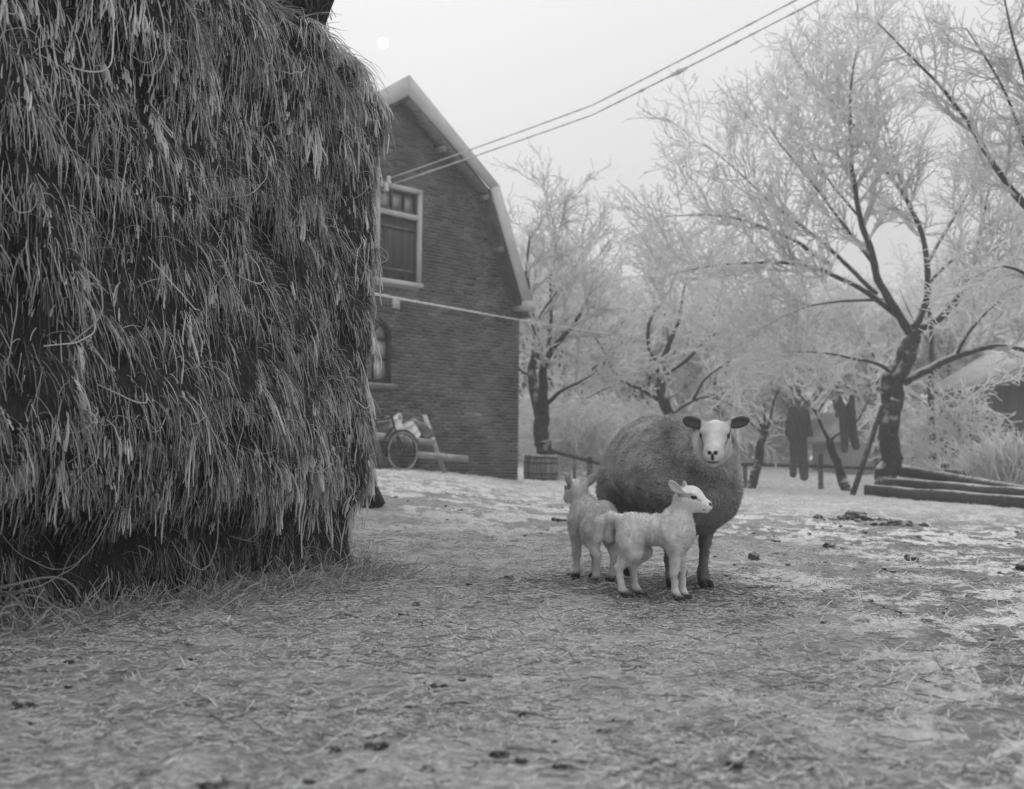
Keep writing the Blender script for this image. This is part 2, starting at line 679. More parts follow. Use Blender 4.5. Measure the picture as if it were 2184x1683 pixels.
def blocked(s0, s1, z0, z1):
    """the clear s intervals of a course once the openings are cut out"""
    cuts = []
    if z1 > FB and z0 < FT:
        cuts.append((FR_, FL))
    if z1 > AB - 0.02 and z0 < aw_t:
        zz = (z0 + z1) / 2
        hw = AR if zz < aw_spring else math.sqrt(max(AR * AR - (zz - aw_spring) ** 2, 0))
        cuts.append((aw_c - hw, aw_c + hw))
    iv = [(s0, s1)]
    for a, b_ in cuts:
        nv = []
        for p, q in iv:
            if b_ <= p or a >= q:
                nv.append((p, q))
            else:
                if a - p > 0.03:
                    nv.append((p, a))
                if q - b_ > 0.03:
                    nv.append((b_, q))
        iv = nv
    return iv


BH, BL, JT = 0.062, 0.222, 0.011
bricks = []
z, row = 0.02, 0
while z < ZA - 0.02:
    lo0, hi0 = gable_half(z)
    lo1, hi1 = gable_half(z + BH)
    lo, hi = max(lo0, lo1), min(hi0, hi1)
    if hi - lo > 0.08:
        off = (row % 2) * BL / 2 + (0.04 if row % 4 > 1 else 0)
        kk = math.floor(lo / BL) - 1
        while kk * BL + off < hi:
            a = max(kk * BL + off, lo)
            b_ = min((kk + 1) * BL + off, hi)
            if b_ - a > 0.03:
                for p, q in blocked(a, b_, z, z + BH):
                    bricks.append((p, q, z))
            kk += 1
    z += BH
    row += 1
g = Geo()
z = 0.0
while z < ZA - 0.05:
    z1 = min(z + BH, ZA)
    lo, hi = max(gable_half(z)[0], gable_half(z1)[0]), min(gable_half(z)[1], gable_half(z1)[1])
    if hi - lo > 0.05:
        for p, q in blocked(lo + .004, hi - .004, z, z1):
            g.box(wp((p + q) / 2, (z + z1) / 2, -0.072), (q - p, 0.12, z1 - z), WAX)
    z = z1
adopt(barn, g.build('gable_wall', M_MORTAR))
# the 300 that show largest are single parts, the others one joined part
vis = []
for n_, (p, q, zz) in enumerate(bricks):
    sc = (p + q) / 2
    w3 = wp(sc, zz)
    px = 1092 + FPX * w3[0] / w3[1]
    if px > 806 and zz > 0.62 and q - p > 0.15:
        vis.append((w3[1] + random.random() * 0.0, n_))
vis.sort()
single = set(n_ for _, n_ in vis[:300])
BASEB = None
gj = Geo()
for n_, (p, q, zz) in enumerate(bricks):
    tone = (0.72 + 0.56 * random.random()) * (0.7 + 0.6 * float(fbm(p * 1.1, zz * 1.6, 0, 3, 88))) * (0.8 if zz < 0.55 + 0.2 * math.sin(p * 5) else 1.0)
    if 0.75 < zz < 1.5 and noise3(p * 2.2, zz * 2.2, 0, 66) > 0.66:
        tone *= 1.5                            # salt bloom low on the wall
    if random.random() < 0.07:
        tone *= 0.65
    pr = random.uniform(0.0, 0.006)
    L_, H_ = q - p - JT, BH - JT
    c = wp((p + q) / 2, zz + BH / 2, -0.03 + pr + 0.008)
    if n_ in single:
        gb = Geo().box(c, (L_, 0.06, H_), WAX, tone)
        adopt(barn, gb.build('brick', M_BRICK, tone=True))
    else:
        gj.box(c, (L_, 0.06, H_), WAX, tone)
jb = gj.build('brickwork', M_BRICK, tone=True)
jb['kind'] = 'stuff'
adopt(barn, jb)

# bargeboards, soffit and roof
OV = 0.30
vo = [wall_sz(1131, 641, OV), wall_sz(1062, 396, OV), wall_sz(868, 160, OV)]
vi = [wall_sz(1112, 641, OV), wall_sz(1044, 402, OV), wall_sz(869, 204, OV)]
vo[2] = (apex_s, vo[2][1])
vi[2] = (apex_s, vi[2][1])
mir = lambda pts: [(B_W - s, z) for s, z in pts]
n3 = np.append(WN, 0)
for outer, inner in ((vo, vi), (mir(vo), mir(vi))):
    for a in (0, 1):
        g = Geo()
        g.prism([wp(*outer[a], OV), wp(*outer[a + 1], OV), wp(*inner[a + 1], OV), wp(*inner[a], OV)], n3 * 0.045)
        adopt(barn, g.build('bargeboard', M_PALE))
        g = Geo()
        th = 0.02
        dn = np.array([0, 0, -th])
        A_, B_ = wp(outer[a][0], outer[a][1] - 0.33, 0), wp(outer[a + 1][0], outer[a + 1][1] - 0.36, 0)
        g.prism([A_, B_, B_ + n3 * (OV - 0.003), A_ + n3 * (OV - 0.003)], dn)
        adopt(barn, g.build('soffit', M_WOOD))
        # roof plane: a slab over the barn with tile courses showing at the verge
        g = Geo()
        dp_ = 0.29 if outer is vo else 0.36
        A_, B_ = wp(*outer[a], OV + 0.05), wp(*outer[a + 1], OV + 0.05)
        out2 = np.cross(B_ - A_, n3)
        out2 = out2 / np.linalg.norm(out2)
        if out2[2] < 0:
            out2 = -out2
        A_, B_ = A_ - out2 * dp_ - n3 * 0.06, B_ - out2 * dp_ - n3 * 0.06   # the bargeboard stands proud of the tiles
        g.prism([A_, B_, B_ + out2 * 0.07, A_ + out2 * 0.07], -n3 * 9.6)
        adopt(barn, g.build('roof', M_TILE))
# eave end blocks and purlin ends under the verge
for mirror in (False, True):
    s0, z0 = wall_sz(1119, 661, OV)
    s1, z1 = wall_sz(1134, 641, OV)
    if mirror:
        s0, s1 = B_W - s0, B_W - s1
    g = Geo()
    g.box(wp((s0 + s1) / 2, z0 + 0.10, 0.19), (0.36, 0.30, 0.21), WAX)
    adopt(barn, g.build('eave_block', M_PALE))
    for (u, v) in ((946, 310), (1038, 413), (1071, 523)):
        s, z = wall_sz(u, v, 0.15)
        if mirror:
            s = B_W - s
        s, z = (s + .07 if not mirror else s - .07), z - 0.10
        g = Geo().box(wp(s, z, 0.135), (0.08, 0.27, 0.09), WAX)
        adopt(barn, g.build('purlin_end', M_WOOD))
# loft opening
fr = Geo()
w = 0.085
loft = Geo().box(wp((FL + FR_) / 2, FT - w / 2, 0.0), (FL - FR_, 0.10, w), WAX)
loft.box(wp((FL + FR_) / 2, FB + w / 2, 0.008), (FL - FR_ + 0.06, 0.14, w), WAX)
loft.box(wp(FR_ + w / 2, (FT + FB) / 2, 0.0), (w, 0.10, FT - FB - 2 * w), WAX)
loft.box(wp(FL - w / 2, (FT + FB) / 2, 0.0), (w, 0.10, FT - FB - 2 * w), WAX)
ztr = wall_sz(888, 466)[1]
loft.box(wp((FL + FR_) / 2, ztr, 0.0), (FL - FR_ - 2 * w, 0.098, 0.09), WAX)
lf = loft.build('loft_door_frame', M_PALE)
adopt(barn, lf)
np_ = 5
wpl = (FL - FR_ - 2 * w) / np_
for k in range(np_):
    g = Geo().box(wp(FR_ + w + wpl * (k + 0.5), (FB + w + ztr - 0.045) / 2, -0.03 + 0.004 * (k % 2)), (wpl - 0.004, 0.03, ztr - 0.045 - FB - w), WAX)
    adopt(barn, g.build('shutter_plank', M_SHUT))
for zz in (FB + w + 0.18, ztr - 0.25):
    g = Geo().box(wp((FL + FR_) / 2, zz, -0.012), (FL - FR_ - 2 * w - 0.05, 0.012, 0.06), WAX)
    adopt(barn, g.build('shutter_strap', M_IRON))
zt0, zt1 = ztr + 0.045, FT - w
tl = Geo()
pane_w = (FL - FR_ - 2 * w - 0.10) / 3
for k in range(4):
    tl.box(wp(FR_ + w + 0.025 + k * (pane_w + 0.017), (zt0 + zt1) / 2, -0.03), (0.05 if k in (0, 3) else 0.03, 0.04, zt1 - zt0), WAX)
for zz in (zt0 + 0.025, zt1 - 0.025):
    tl.box(wp((FL + FR_) / 2, zz, -0.026), (FL - FR_ - 2 * w, 0.03, 0.05), WAX)
tlo = tl.build('top_light', M_IRON)
adopt(barn, tlo)
for k in range(3):
    g = Geo().box(wp(FR_ + w + 0.05 + (k + 0.5) * (pane_w + 0.01), (zt0 + zt1) / 2, -0.05), (pane_w, 0.006, zt1 - zt0 - 0.10), WAX)
    po = g.build('pane', M_GLASS)
    adopt(tlo, po)
# arched iron window with sill
M_FRAME = mat('black_frame', 0.02, 0.035, 8, 0.7)
na_ = 18
outer = [(aw_c - AR, AB)] + [(aw_c - AR * math.cos(t), aw_spring + AR * math.sin(t)) for t in np.linspace(0, math.pi, na_)] + [(aw_c + AR, AB)]
ri = AR - 0.07
inner = [(aw_c - ri, AB + 0.06)] + [(aw_c - ri * math.cos(t), aw_spring + ri * math.sin(t)) for t in np.linspace(0, math.pi, na_)] + [(aw_c + ri, AB + 0.06)]
g = Geo()
n_ = len(outer)
for a in range(n_):
    b_ = (a + 1) % n_
    g.prism([wp(*outer[a], -0.05), wp(*outer[b_], -0.05), wp(*inner[b_], -0.05), wp(*inner[a], -0.05)], n3 * 0.07)
awo = g.build('arched_window', M_FRAME)
adopt(barn, awo)
g = Geo()
bar = lambda a, b_, t=0.028: g.beam(wp(*a, -0.035), wp(*b_, -0.035), t, 0.03, up=n3)
bar((aw_c, AB + 0.06), (aw_c, aw_spring + 0.10))
bar((aw_c - ri, aw_spring), (aw_c + ri, aw_spring))
bar((aw_c - ri, (AB + 0.06 + aw_spring) / 2), (aw_c + ri, (AB + 0.06 + aw_spring) / 2), 0.02)
for sg in (-1, 1):
    pts = [(aw_c + sg * x, aw_spring + 0.02 + zz) for x, zz in ((0.0, 0.08), (0.07, 0.18), (0.16, 0.25), (ri * 0.78, ri * 0.62))]
    for a in range(3):
        bar(pts[a], pts[a + 1], 0.026)
gl = g.build('glazing_bar', M_FRAME)
adopt(awo, gl)
mid = (AB + 0.06 + aw_spring) / 2
for (s0, s1, z0, z1) in ((aw_c - ri, aw_c - 0.014, AB + 0.06, mid - 0.01), (aw_c + 0.014, aw_c + ri, AB + 0.06, mid - 0.01),
                         (aw_c - ri, aw_c - 0.014, mid + 0.01, aw_spring - 0.014), (aw_c + 0.014, aw_c + ri, mid + 0.01, aw_spring - 0.014)):
    p = Geo().box(wp((s0 + s1) / 2, (z0 + z1) / 2, -0.05 + 0.002), (s1 - s0, 0.006, z1 - z0), WAX).build('pane', M_GLASS)
    adopt(awo, p)
arc = [(aw_c - ri * math.cos(t), aw_spring + 0.014 + (ri - 0.014) * math.sin(t)) for t in np.linspace(0, math.pi, 14)]
p = Geo().prism([wp(s, z, -0.048) for s, z in arc], n3 * 0.006).build('pane', M_GLASS)
adopt(awo, p)
g = Geo().box(wp(aw_c, AB - 0.055, 0.035), (2 * AR + 0.16, 0.16, 0.10), WAX)
adopt(awo, g.build('sill', mat('stone_sill', 0.12, 0.2, 8, 0.9, 0.2, frost=0.35)))
# pale wall plate, wire brackets with insulators
s, z = wall_sz(843, 646)
adopt(barn, Geo().box(wp(s, z, 0.02), (0.17, 0.025, 0.21), WAX).build('wall_plate', M_PALE))
INS = []
for (u, v) in ((829, 388), (824, 404)):
    s, z = wall_sz(u, v, 0.16)
    INS.append(wp(s, z + 0.06, 0.16))
    g = Geo().tubes([wp(s + 0.05, z - 0.05, 0.0), wp(s + 0.02, z - 0.10, 0.10), wp(s, z - 0.07, 0.16), wp(s, z + 0.0, 0.16)], [0.013] * 4, 6)
    br = g.build('insulator_bracket', M_PALE)
    adopt(barn, br)
    Mt = np.eye(4)
    Mt[:3, 3] = wp(s, z, 0.16)
    g = Geo().lathe([(0.001, -0.03), (0.045, -0.03), (0.05, 0.0), (0.03, 0.03), (0.04, 0.06), (0.035, 0.10), (0.001, 0.115)], 12, Mt)
    ins = g.build('insulator', mat('porcelain', 0.65, 0.7, 3, 0.3))
    adopt(br, ins)
# ------------------------------------------------------------------ the haystack
E1 = np.array([0.40, 0.9165])                 # along the front face, away from the camera
NO = np.array([0.9165, -0.40])                # out of the front face
CORNER = np.array([-0.705, 5.93])
RC = 0.55                                     # rounding of the corner
P_A = CORNER - E1 * 4.6
P_C0 = CORNER - E1 * RC * 0.75
LF = np.linalg.norm(P_C0 - P_A)
LA = RC * math.pi / 2
LS = 2.6


def hay_plan(s):
    """point and outward normal of the haystack's foot at arc length s (from the near left end round the corner)"""
    s = np.asarray(s, float)
    cc = P_C0 - NO * RC
    t = np.clip((s - LF) / RC, 0, math.pi / 2)
    nrm = NO[None] * np.cos(t)[..., None] + E1[None] * np.sin(t)[..., None]
    p = cc + RC * nrm
    p = p + np.minimum(s - LF, 0)[..., None] * E1 - np.maximum(s - LF - LA, 0)[..., None] * NO
    return p, nrm


PZ = np.array([-0.1, 0, .15, .28, .36, .45, .7, 1.0, 1.3, 1.7, 2.1, 2.29, 2.44, 2.55, 2.64, 2.71, 2.78, 2.85, 2.95, 3.05])
PO = np.array([.0, 0, .01, .01, .03, .05, .07, .04, .03, .04, .07, .10, .08, .0, -.11, -.24, -.40, -.65, -1.05, -1.55])
PT = np.concatenate([[0], np.cumsum(np.hypot(np.diff(PZ), np.diff(PO)))])
TMAX = PT[-1]


def hay_pt(s, t):
    s, t = np.broadcast_arrays(np.asarray(s, float), np.asarray(t, float))
    z = np.interp(t, PT, PZ)
    o = np.interp(t, PT, PO)
    p, n = hay_plan(s)
    left = smooth(LF + 0.1, LF - 1.5, s)
    o = o + (0.06 + 0.16 * left) * smooth(0.24, 0.46, z + 0.24 * (fbm(s * 2.3, 0, 0, 3, 47) - .5)) * smooth(3.0, 2.6, z) - 0.04 * left   # the foot is eaten away
    saw = (z * 2.3 + 1.4 * fbm(s * 1.1, 0, 0, 2, 49) + 0.7 * fbm(s * 3.0, z, 0, 2, 50)) % 1.0
    tier = smooth(0.5, 0.62, z) * smooth(2.9, 2.6, z)
    calm = 1 - 0.6 * smooth(LF - 0.4, LF + 0.3, s)
    o = o + calm * tier * 0.065 * (0.55 - saw) * smooth(1.0, 0.85, saw)
    o = o + calm * ((fbm(s * 1.6, z * 1.3, 0, 3, 41) - 0.5) * 0.20 + (fbm(s * 5, z * 4, 0, 2, 43) - 0.5) * 0.16)
    q = p + n * o[..., None]
    z = z - 0.24 * smooth(LF - 1.3, LF - 0.1, s) * smooth(2.3, 2.9, z) + 0.16 * smooth(LF - 1.1, LF - 2.2, s) * smooth(1.6, 2.6, z)
    gz = base_h(q[..., 0], q[..., 1]) * smooth(0.5, 0.0, z)
    return np.concatenate([q, (z + gz)[..., None]], -1)


ss = np.linspace(0, LF + LA + LS, 240)
tt = np.linspace(0, TMAX, 150)
SS, TT = np.meshgrid(ss, tt, indexing='ij')
HP = hay_pt(SS, TT)
ni, nj = SS.shape
i = np.arange(ni - 1)[:, None] * nj
j = np.arange(nj - 1)[None]
Q = np.stack([i + j, i + nj + j, i + nj + j + 1, i + j + 1], -1).reshape(-1, 4)
hay = empty('haystack', hay_pt([LF], [0.1])[0] * np.array([1, 1, 0]), 'tall dark haystack with ragged overhanging face and rime hanging from it', 'haystack')
# close it at the back and the near end
V = HP.reshape(-1, 3)
top_c = np.array([[-3.6, 5.6, 3.5]])
far = np.concatenate([HP[0, ::-1], HP[-1]])
g = Geo()
g.add(V, Q)
ring = HP[:, -1]
g.add(np.vstack([ring, top_c]), tris=[(a, a + 1, len(ring)) for a in range(len(ring) - 1)])
bk = np.vstack([HP[0], HP[-1][::-1]])
g.add(np.vstack([bk, [[-3.9, 4.9, 1.4]]]), tris=[(a + 1, a, len(bk)) for a in range(len(bk) - 1)])
M_HAYB = mat('packed_hay', 0.012, 0.035, 30, 0.95, 0.8, 80, stretch=(1, 1, 0.3))
body = g.build('hay_body', M_HAYB, smooth=True)
adopt(hay, body)


def hay_frame(s, t):
    e = 0.02
    p = hay_pt(s, t)
    ds = hay_pt(s + e, t) - p
    dt = hay_pt(s, t + e) - p
    n = unit(np.cross(ds, dt))
    return p, n, unit(dt)


def sample_hay(n, zlo=-9, zhi=99):
    s = rng.uniform(0.7, LF + LA + 0.5, n * 3)
    t = rng.uniform(PT[1], TMAX * 0.97, n * 3)
    z = np.interp(t, PT, PZ)
    # fewer where the picture does not look
    keep = (z > zlo) & (z < zhi)
    return s[keep][:n], t[keep][:n]


# dry strands hanging down the face, clumped like thatch
n = 125000
s, t = sample_hay(n)
cl = rng.random(len(s)) < 0.75
cs, ct = np.round(s / 0.055) * 0.055, np.round(t / 0.13) * 0.13
jx = noise3(cs * 91, ct * 57, 0, 3) - 0.5
s = np.where(cl, s * 0.62 + (cs + jx * 0.05) * 0.38, s)
p, nr_, td = hay_frame(s, t)
z = p[:, 2]
L = rng.gamma(3.0, 0.036, len(s)).clip(0.04, 0.26)
L = np.where((z > 0.3) & (z < 0.55), np.minimum(L, 0.06 + 0.16 * noise3(s * 9, 0, 0, 12)), L)
L = np.where((s > LF - 0.1) | (z > 2.6), L * 0.7, L)
m = 5
lean = fbm(s * 2.2, z * 2.0, 0, 2, 71) - 0.5
side = unit(np.cross(nr_, np.array([0, 0, 1.0])))
down = -td
d0 = unit(nr_ * rng.uniform(0.0, 0.26, (len(s), 1)) + down * rng.uniform(0.3, 1.0, (len(s), 1)) + side * (rng.normal(0, 0.24, (len(s), 1)) + lean[:, None] * 0.5))
wild = rng.random(len(s)) < 0.20
L = np.where(wild, L * 0.55, L)
d0[wild] = unit(nr_[wild] * 0.6 + rng.normal(0, 0.6, (wild.sum(), 3)))
P = np.zeros((len(s), m, 3))
P[:, 0] = p - nr_ * 0.012
d = d0.copy()
grav = np.where((nr_[:, 2:3] > 0.45) & (z[:, None] > 2.5), 0.12, 0.42)
for k in range(1, m):
    P[:, k] = P[:, k - 1] + d * (L / (m - 1))[:, None]
    d = unit(d + np.array([0, 0, -1.0]) * grav + rng.normal(0, 0.10, d.shape))
R = (0.0006 + 0.0008 * rng.random((len(s), 1))) * np.array([1, 1, 1, .9, .6])
band = fbm(s * 3.0, z * 1.2, 0, 3, 77)
tone = 0.12 + 0.52 * rng.random(len(s)) ** 2.2 + 0.5 * np.clip(band - 0.5, 0, 1)
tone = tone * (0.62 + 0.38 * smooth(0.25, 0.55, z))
tone[rng.random(len(s)) < 0.06] = 0.6
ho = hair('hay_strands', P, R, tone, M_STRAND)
ho['kind'] = 'stuff'
adopt(hay, ho)

# rime-thickened wisps: bundles that hang in tiers
nb = 2500
s = rng.uniform(0.8, LF + LA + 0.25, nb * 4)
t = rng.uniform(PT[3], TMAX * 0.93, nb * 4)
z = np.interp(t, PT, PZ)
pw = 0.25 + 1.0 * smooth(1.3, 2.3, z) * smooth(2.95, 2.6, z) + 0.9 * smooth(.3, .4, z) * smooth(.75, .5, z) + 0.5 * smooth(LF - .2, LF + LA, s)
pw = pw * (0.3 + 1.4 * smooth(0.42, 0.62, fbm(s * 1.8, z * 3.2, 0, 2, 91)))
keep = rng.random(len(s)) < pw / pw.max()
s, t = s[keep][:nb], t[keep][:nb]
tight = rng.random(len(s)) < 0.35               # some bundles frozen together, the rest single wisps
reps = np.where(tight, rng.integers(3, 9, len(s)), rng.integers(1, 4, len(s)))
bid = np.repeat(np.arange(len(s)), reps)
sp_ = np.where(tight, 0.009, 0.026)[bid]
s2 = s[bid] + rng.normal(0, 1, len(bid)) * sp_
t2 = t[bid] + rng.normal(0, 1, len(bid)) * sp_ * 1.8
p, nr_, td = hay_frame(s2, t2)
Lb = rng.gamma(1.8, 0.042, len(s)).clip(0.03, 0.36)
L = Lb[bid] * rng.uniform(0.5, 1.1, len(bid))
m = 7
side = unit(np.cross(nr_, np.array([0, 0, 1.0])))
d = unit(nr_ * rng.uniform(0.05, 0.38, (len(bid), 1)) - td * 0.8 + side * rng.normal(0, 0.16, (len(bid), 1)) + (side * rng.normal(0, 0.32, (len(s), 1))[bid]))
P = np.zeros((len(bid), m, 3))
P[:, 0] = p + nr_ * 0.005
for k in range(1, m):
    P[:, k] = P[:, k - 1] + d * (L / (m - 1))[:, None]
    d = unit(d * 0.75 + np.array([0, 0, -1.0]) * 0.42 + rng.normal(0, 0.11, d.shape))
rb = rng.uniform(0.0016, 0.0034, len(s))[bid]
big = (rng.random(len(s)) < 0.12)[bid]
rb = np.where(big, rb * 1.5, rb)
R = rb[:, None] * np.array([.3, .5, .7, .9, 1.05, 1.05, .55]) * rng.uniform(0.7, 1.3, (len(bid), m))
tone = rng.uniform(0.45, 0.75, len(bid)) + 0.14 * tight[bid]
wo_ = hair('rime_wisps', P, R, tone, M_RIME)
wo_['kind'] = 'stuff'
adopt(hay, wo_)

# long loops and threads of straw caught on the face
nl = 90
s = rng.uniform(1.0, LF + 0.2, nl)
t = rng.uniform(PT[4], TMAX * 0.9, nl)
p, nr_, td = hay_frame(s, t)
s_b = s + rng.normal(0, 0.16, nl)
t_b = t - rng.uniform(0.02, 0.3, nl)
pb, nb2, _ = hay_frame(s_b, np.maximum(t_b, 0.05))
m = 9
u = np.linspace(0, 1, m)[None, :, None]
P = p[:, None] * (1 - u) + pb[:, None] * u + (nr_[:, None] * 0.09 + np.array([0, 0, -1.0]) * rng.uniform(-0.02, 0.14, (nl, 1, 1))) * 4 * u * (1 - u)
P = P + rng.normal(0, 0.003, P.shape)
R = rng.uniform(0.0010, 0.0024, (nl, 1)) * np.ones((1, m))
lo_ = hair('straw_loops', P, R, rng.uniform(0.4, 0.75, nl), M_RIME)
lo_['kind'] = 'stuff'
adopt(hay, lo_)

# thatched roof resting on the stack (only its dark eave shows at the top of the picture)
M_THATCH = mat('black_thatch', 0.012, 0.03, 20, 1.0, 0.7, 60, spec=0.05)
rc = at(692, 56, 6.05)
tc_ = at(716, -6, 6.05)
zb = rc[2]
roof = empty('thatched_roof', (rc[0] - 1.0, rc[1] + 0.2, zb), 'dark thatched roof edge resting on top of the haystack', 'roof')
c2 = rc[:2]
e1, no = E1, NO
flare = float(np.linalg.norm(tc_[:2] - rc[:2]))
hh = tc_[2] - zb


def ring4(grow, z):
    a = c2 + (no * 0.35 + e1 * 0.35) * 0 + np.array([1, 0]) * grow
    return [np.append(a, z), np.append(a - no * 3.2, z), np.append(a - no * 3.2 - e1 * 4.0, z), np.append(a - e1 * 4.0, z)]


r0, r1 = ring4(0, zb), ring4(flare * 1.0, zb + hh)
r2 = ring4(flare * 1.1, zb + hh * 1.9)
apx = np.append(c2 - no * 1.6 - e1 * 2.0, zb + 2.6)
g = Geo()
vv = np.array(r0 + r1 + r2 + [apx])
qd = [(k, (k + 1) % 4, 4 + (k + 1) % 4, 4 + k) for k in range(4)] + [(4 + k, 4 + (k + 1) % 4, 8 + (k + 1) % 4, 8 + k) for k in range(4)] + [(3, 2, 1, 0)]
g.add(vv, qd, [(8 + k, 8 + (k + 1) % 4, 12) for k in range(4)])
adopt(roof, g.build('thatch', M_THATCH))
n = 2600
uu = rng.random(n)
side_i = rng.integers(0, 4, n)
r0a, r1a = np.array(r0), np.array(r1)
va = rng.random(n)
bse = (r0a[side_i] * (1 - uu)[:, None] + r0a[(side_i + 1) % 4] * uu[:, None]) * (1 - va)[:, None] + (r1a[side_i] * (1 - uu)[:, None] + r1a[(side_i + 1) % 4] * uu[:, None]) * va[:, None]
m = 4
P = np.zeros((n, m, 3))
d = unit(np.stack([rng.normal(0.1, 0.3, n), rng.normal(-0.1, 0.3, n), -np.ones(n) * 0.8], -1))
P[:, 0] = bse
for k in range(1, m):
    P[:, k] = P[:, k - 1] + d * 0.025
    d = unit(d + rng.normal(0, 0.2, d.shape))
ro = hair('thatch_fringe', P, 0.0016 * np.ones((1, m)), rng.uniform(0.03, 0.12, n), M_STRAND)
ro['kind'] = 'stuff'
adopt(roof, ro)

# tarred board leaning behind the stack's far corner
bp0 = ground_at(797, 1083)
bd = Geo()
yb = bp0[1]
b0, b1, b2, b3 = at(812, 1074, yb), at(782, 1008, yb), at(740, 1008, yb + 0.05), at(745, 1084, yb + 0.05)
b0[2] = min(b0[2], base_h(b0[0], b0[1]) + 0.06)
gz = float(base_h(b0[0], b0[1]))
bd.prism([b0, b1, b2, b3, at(798, 1087, yb)], np.array([0.03, 0.10, 0]))
bo = bd.build('tarred_board', mat('tar_black', 0.008, 0.02, 4, 0.7))
bo.location = (0, 0, 0)
tag(bo, 'black tarred board leaning on the foot of the haystack at its far corner', 'board')

# ------------------------------------------------------------------ straw litter and frosted tufts on the yard
def scatter(n, r0, r1, a0=-27, a1=27):
    r = np.exp(rng.uniform(math.log(r0), math.log(r1), n))
    a = np.radians(rng.uniform(a0, a1, n))
    return r * np.sin(a), r * np.cos(a)


def lay(n, r0, r1, Lm, rad_, tones, frosty_w, tilt=0.12, m=4, bend=0.25):
    x, y = scatter(n, r0, r1)
    f = frostiness(x, y)
    clump = smooth(0.38, 0.6, fbm(x * 2.4, y * 2.4, 0, 3, 55))
    near = smooth(0.9, 3.2, np.hypot(x, y)) if Lm >= 0.1 else 0.22 + 0.78 * smooth(1.2, 4.2, np.hypot(x, y))
    keep = rng.random(n) < near * (frosty_w(f) * ((0.35 + 0.65 * clump) if tilt < 0.5 else np.where(y < 11, rime_patch(x, y) ** 1.5, 0.6)))
    x, y = x[keep], y[keep]
    n = len(x)
    th = rng.uniform(0, 2 * math.pi, n)
    d = np.stack([np.cos(th), np.sin(th) * 0.9, rng.normal(0, tilt, n)], -1)
    d = unit(d)
    L = rng.gamma(2.5, Lm / 2.5, n).clip(0.012, Lm * 3.2)
    P = np.zeros((n, m, 3))
    P[:, 0] = np.stack([x, y, ground_h(x, y) + 0.003 + 0.008 * rng.random(n)], -1)
    for k in range(1, m):
        P[:, k] = P[:, k - 1] + d * (L / (m - 1))[:, None]
        d = unit(d + rng.normal(0, bend, d.shape) * np.array([1, 1, 0.5]))
        gz_ = ground_h(P[:, k, 0], P[:, k, 1]) + 0.002
        P[:, k, 2] = np.maximum(P[:, k, 2], gz_)
        P[:, k, 2] = np.minimum(P[:, k, 2], gz_ + 0.03 + 0.05 * (tilt > 0.3))
    R = rng.uniform(rad_[0], rad_[1], (n, 1)) * np.ones((1, m))
    return P, R, rng.uniform(tones[0], tones[1], n)


a = lay(230000, 0.9, 12, 0.021, (0.0005, 0.0010), (0.16, 0.80), lambda f: 1 - 0.70 * f)
b_ = lay(1400, 1.5, 10, 0.10, (0.0007, 0.0012), (0.35, 0.62), lambda f: 1 - 0.6 * f)
c_ = lay(8000, 0.9, 9, 0.06, (0.0008, 0.0016), (0.07, 0.16), lambda f: 1 - 0.5 * f)
for nm, (P, R, T_), lb in (('straw_litter', a, 'short pale straw trodden over the yard'), ('straw_stalks', b_, 'long loose straw stalks lying over the yard'), ('dark_chaff', c_, 'dark rotting chaff lying among the straw')):
    tag(hair(nm, P, R, T_, M_STRAND), lb, 'straw', None, 'stuff')
P, R, T_ = lay(100000, 1.6, 26, 0.022, (0.0009, 0.0020), (0.45, 0.80), lambda f: 0.10 + f, tilt=0.55, m=3, bend=0.2)
tag(hair('rimed_grass', P, R * (0.7 + 0.09 * P[:, :1, 1]), T_, M_RIME), 'short rime coated turf grass in white patches on the yard', 'grass', None, 'stuff')

# dark trampled litter where the animals stand, its colour painting in their contact shade
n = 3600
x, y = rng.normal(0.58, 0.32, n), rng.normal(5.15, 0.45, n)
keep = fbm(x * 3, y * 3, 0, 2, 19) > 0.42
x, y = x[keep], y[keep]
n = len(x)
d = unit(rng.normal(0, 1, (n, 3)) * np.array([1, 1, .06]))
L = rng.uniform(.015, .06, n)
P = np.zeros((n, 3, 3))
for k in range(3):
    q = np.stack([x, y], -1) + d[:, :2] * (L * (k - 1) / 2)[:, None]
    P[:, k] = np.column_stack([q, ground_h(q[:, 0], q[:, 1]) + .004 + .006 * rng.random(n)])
tag(hair('trampled_shade_litter', P, 0.0012 * np.ones((1, 3)), rng.uniform(.08, .22, n), M_STRAND), 'dark damp litter trampled under the ewe and lambs, painting in their contact shade', 'straw', None, 'stuff')

# heaps of loose hay along the foot of the stack
n = 14000
s = rng.uniform(0.6, LF + LA + 0.1, n)
p, nn = hay_plan(s)
o = np.abs(rng.normal(0, 0.16, n)) * (0.5 + fbm(s * 3, 0, 0, 2, 5)) + 0.02
q = p + nn * (o - 0.05)[:, None]
hz = (0.015 + 0.04 * smooth(LF - 1.0, LF - 0.2, s)) * np.exp(-(o / 0.16) ** 2) * (0.3 + 1.2 * fbm(s * 2.5, 0, 0, 2, 8)) * rng.random(n)
P = np.zeros((n, 5, 3))
P[:, 0] = np.column_stack([q, ground_h(q[:, 0], q[:, 1]) + hz + 0.005])
d = unit(rng.normal(0, 1, (n, 3)) * np.array([1, 1, 0.3]))
L = rng.gamma(3, 0.03, n)
for k in range(1, 5):
    P[:, k] = P[:, k - 1] + d * (L / 4)[:, None]
    d = unit(d + rng.normal(0, 0.4, d.shape) * np.array([1, 1, .5]))
    P[:, k, 2] = np.maximum(P[:, k, 2], ground_h(P[:, k, 0], P[:, k, 1]) + 0.002)
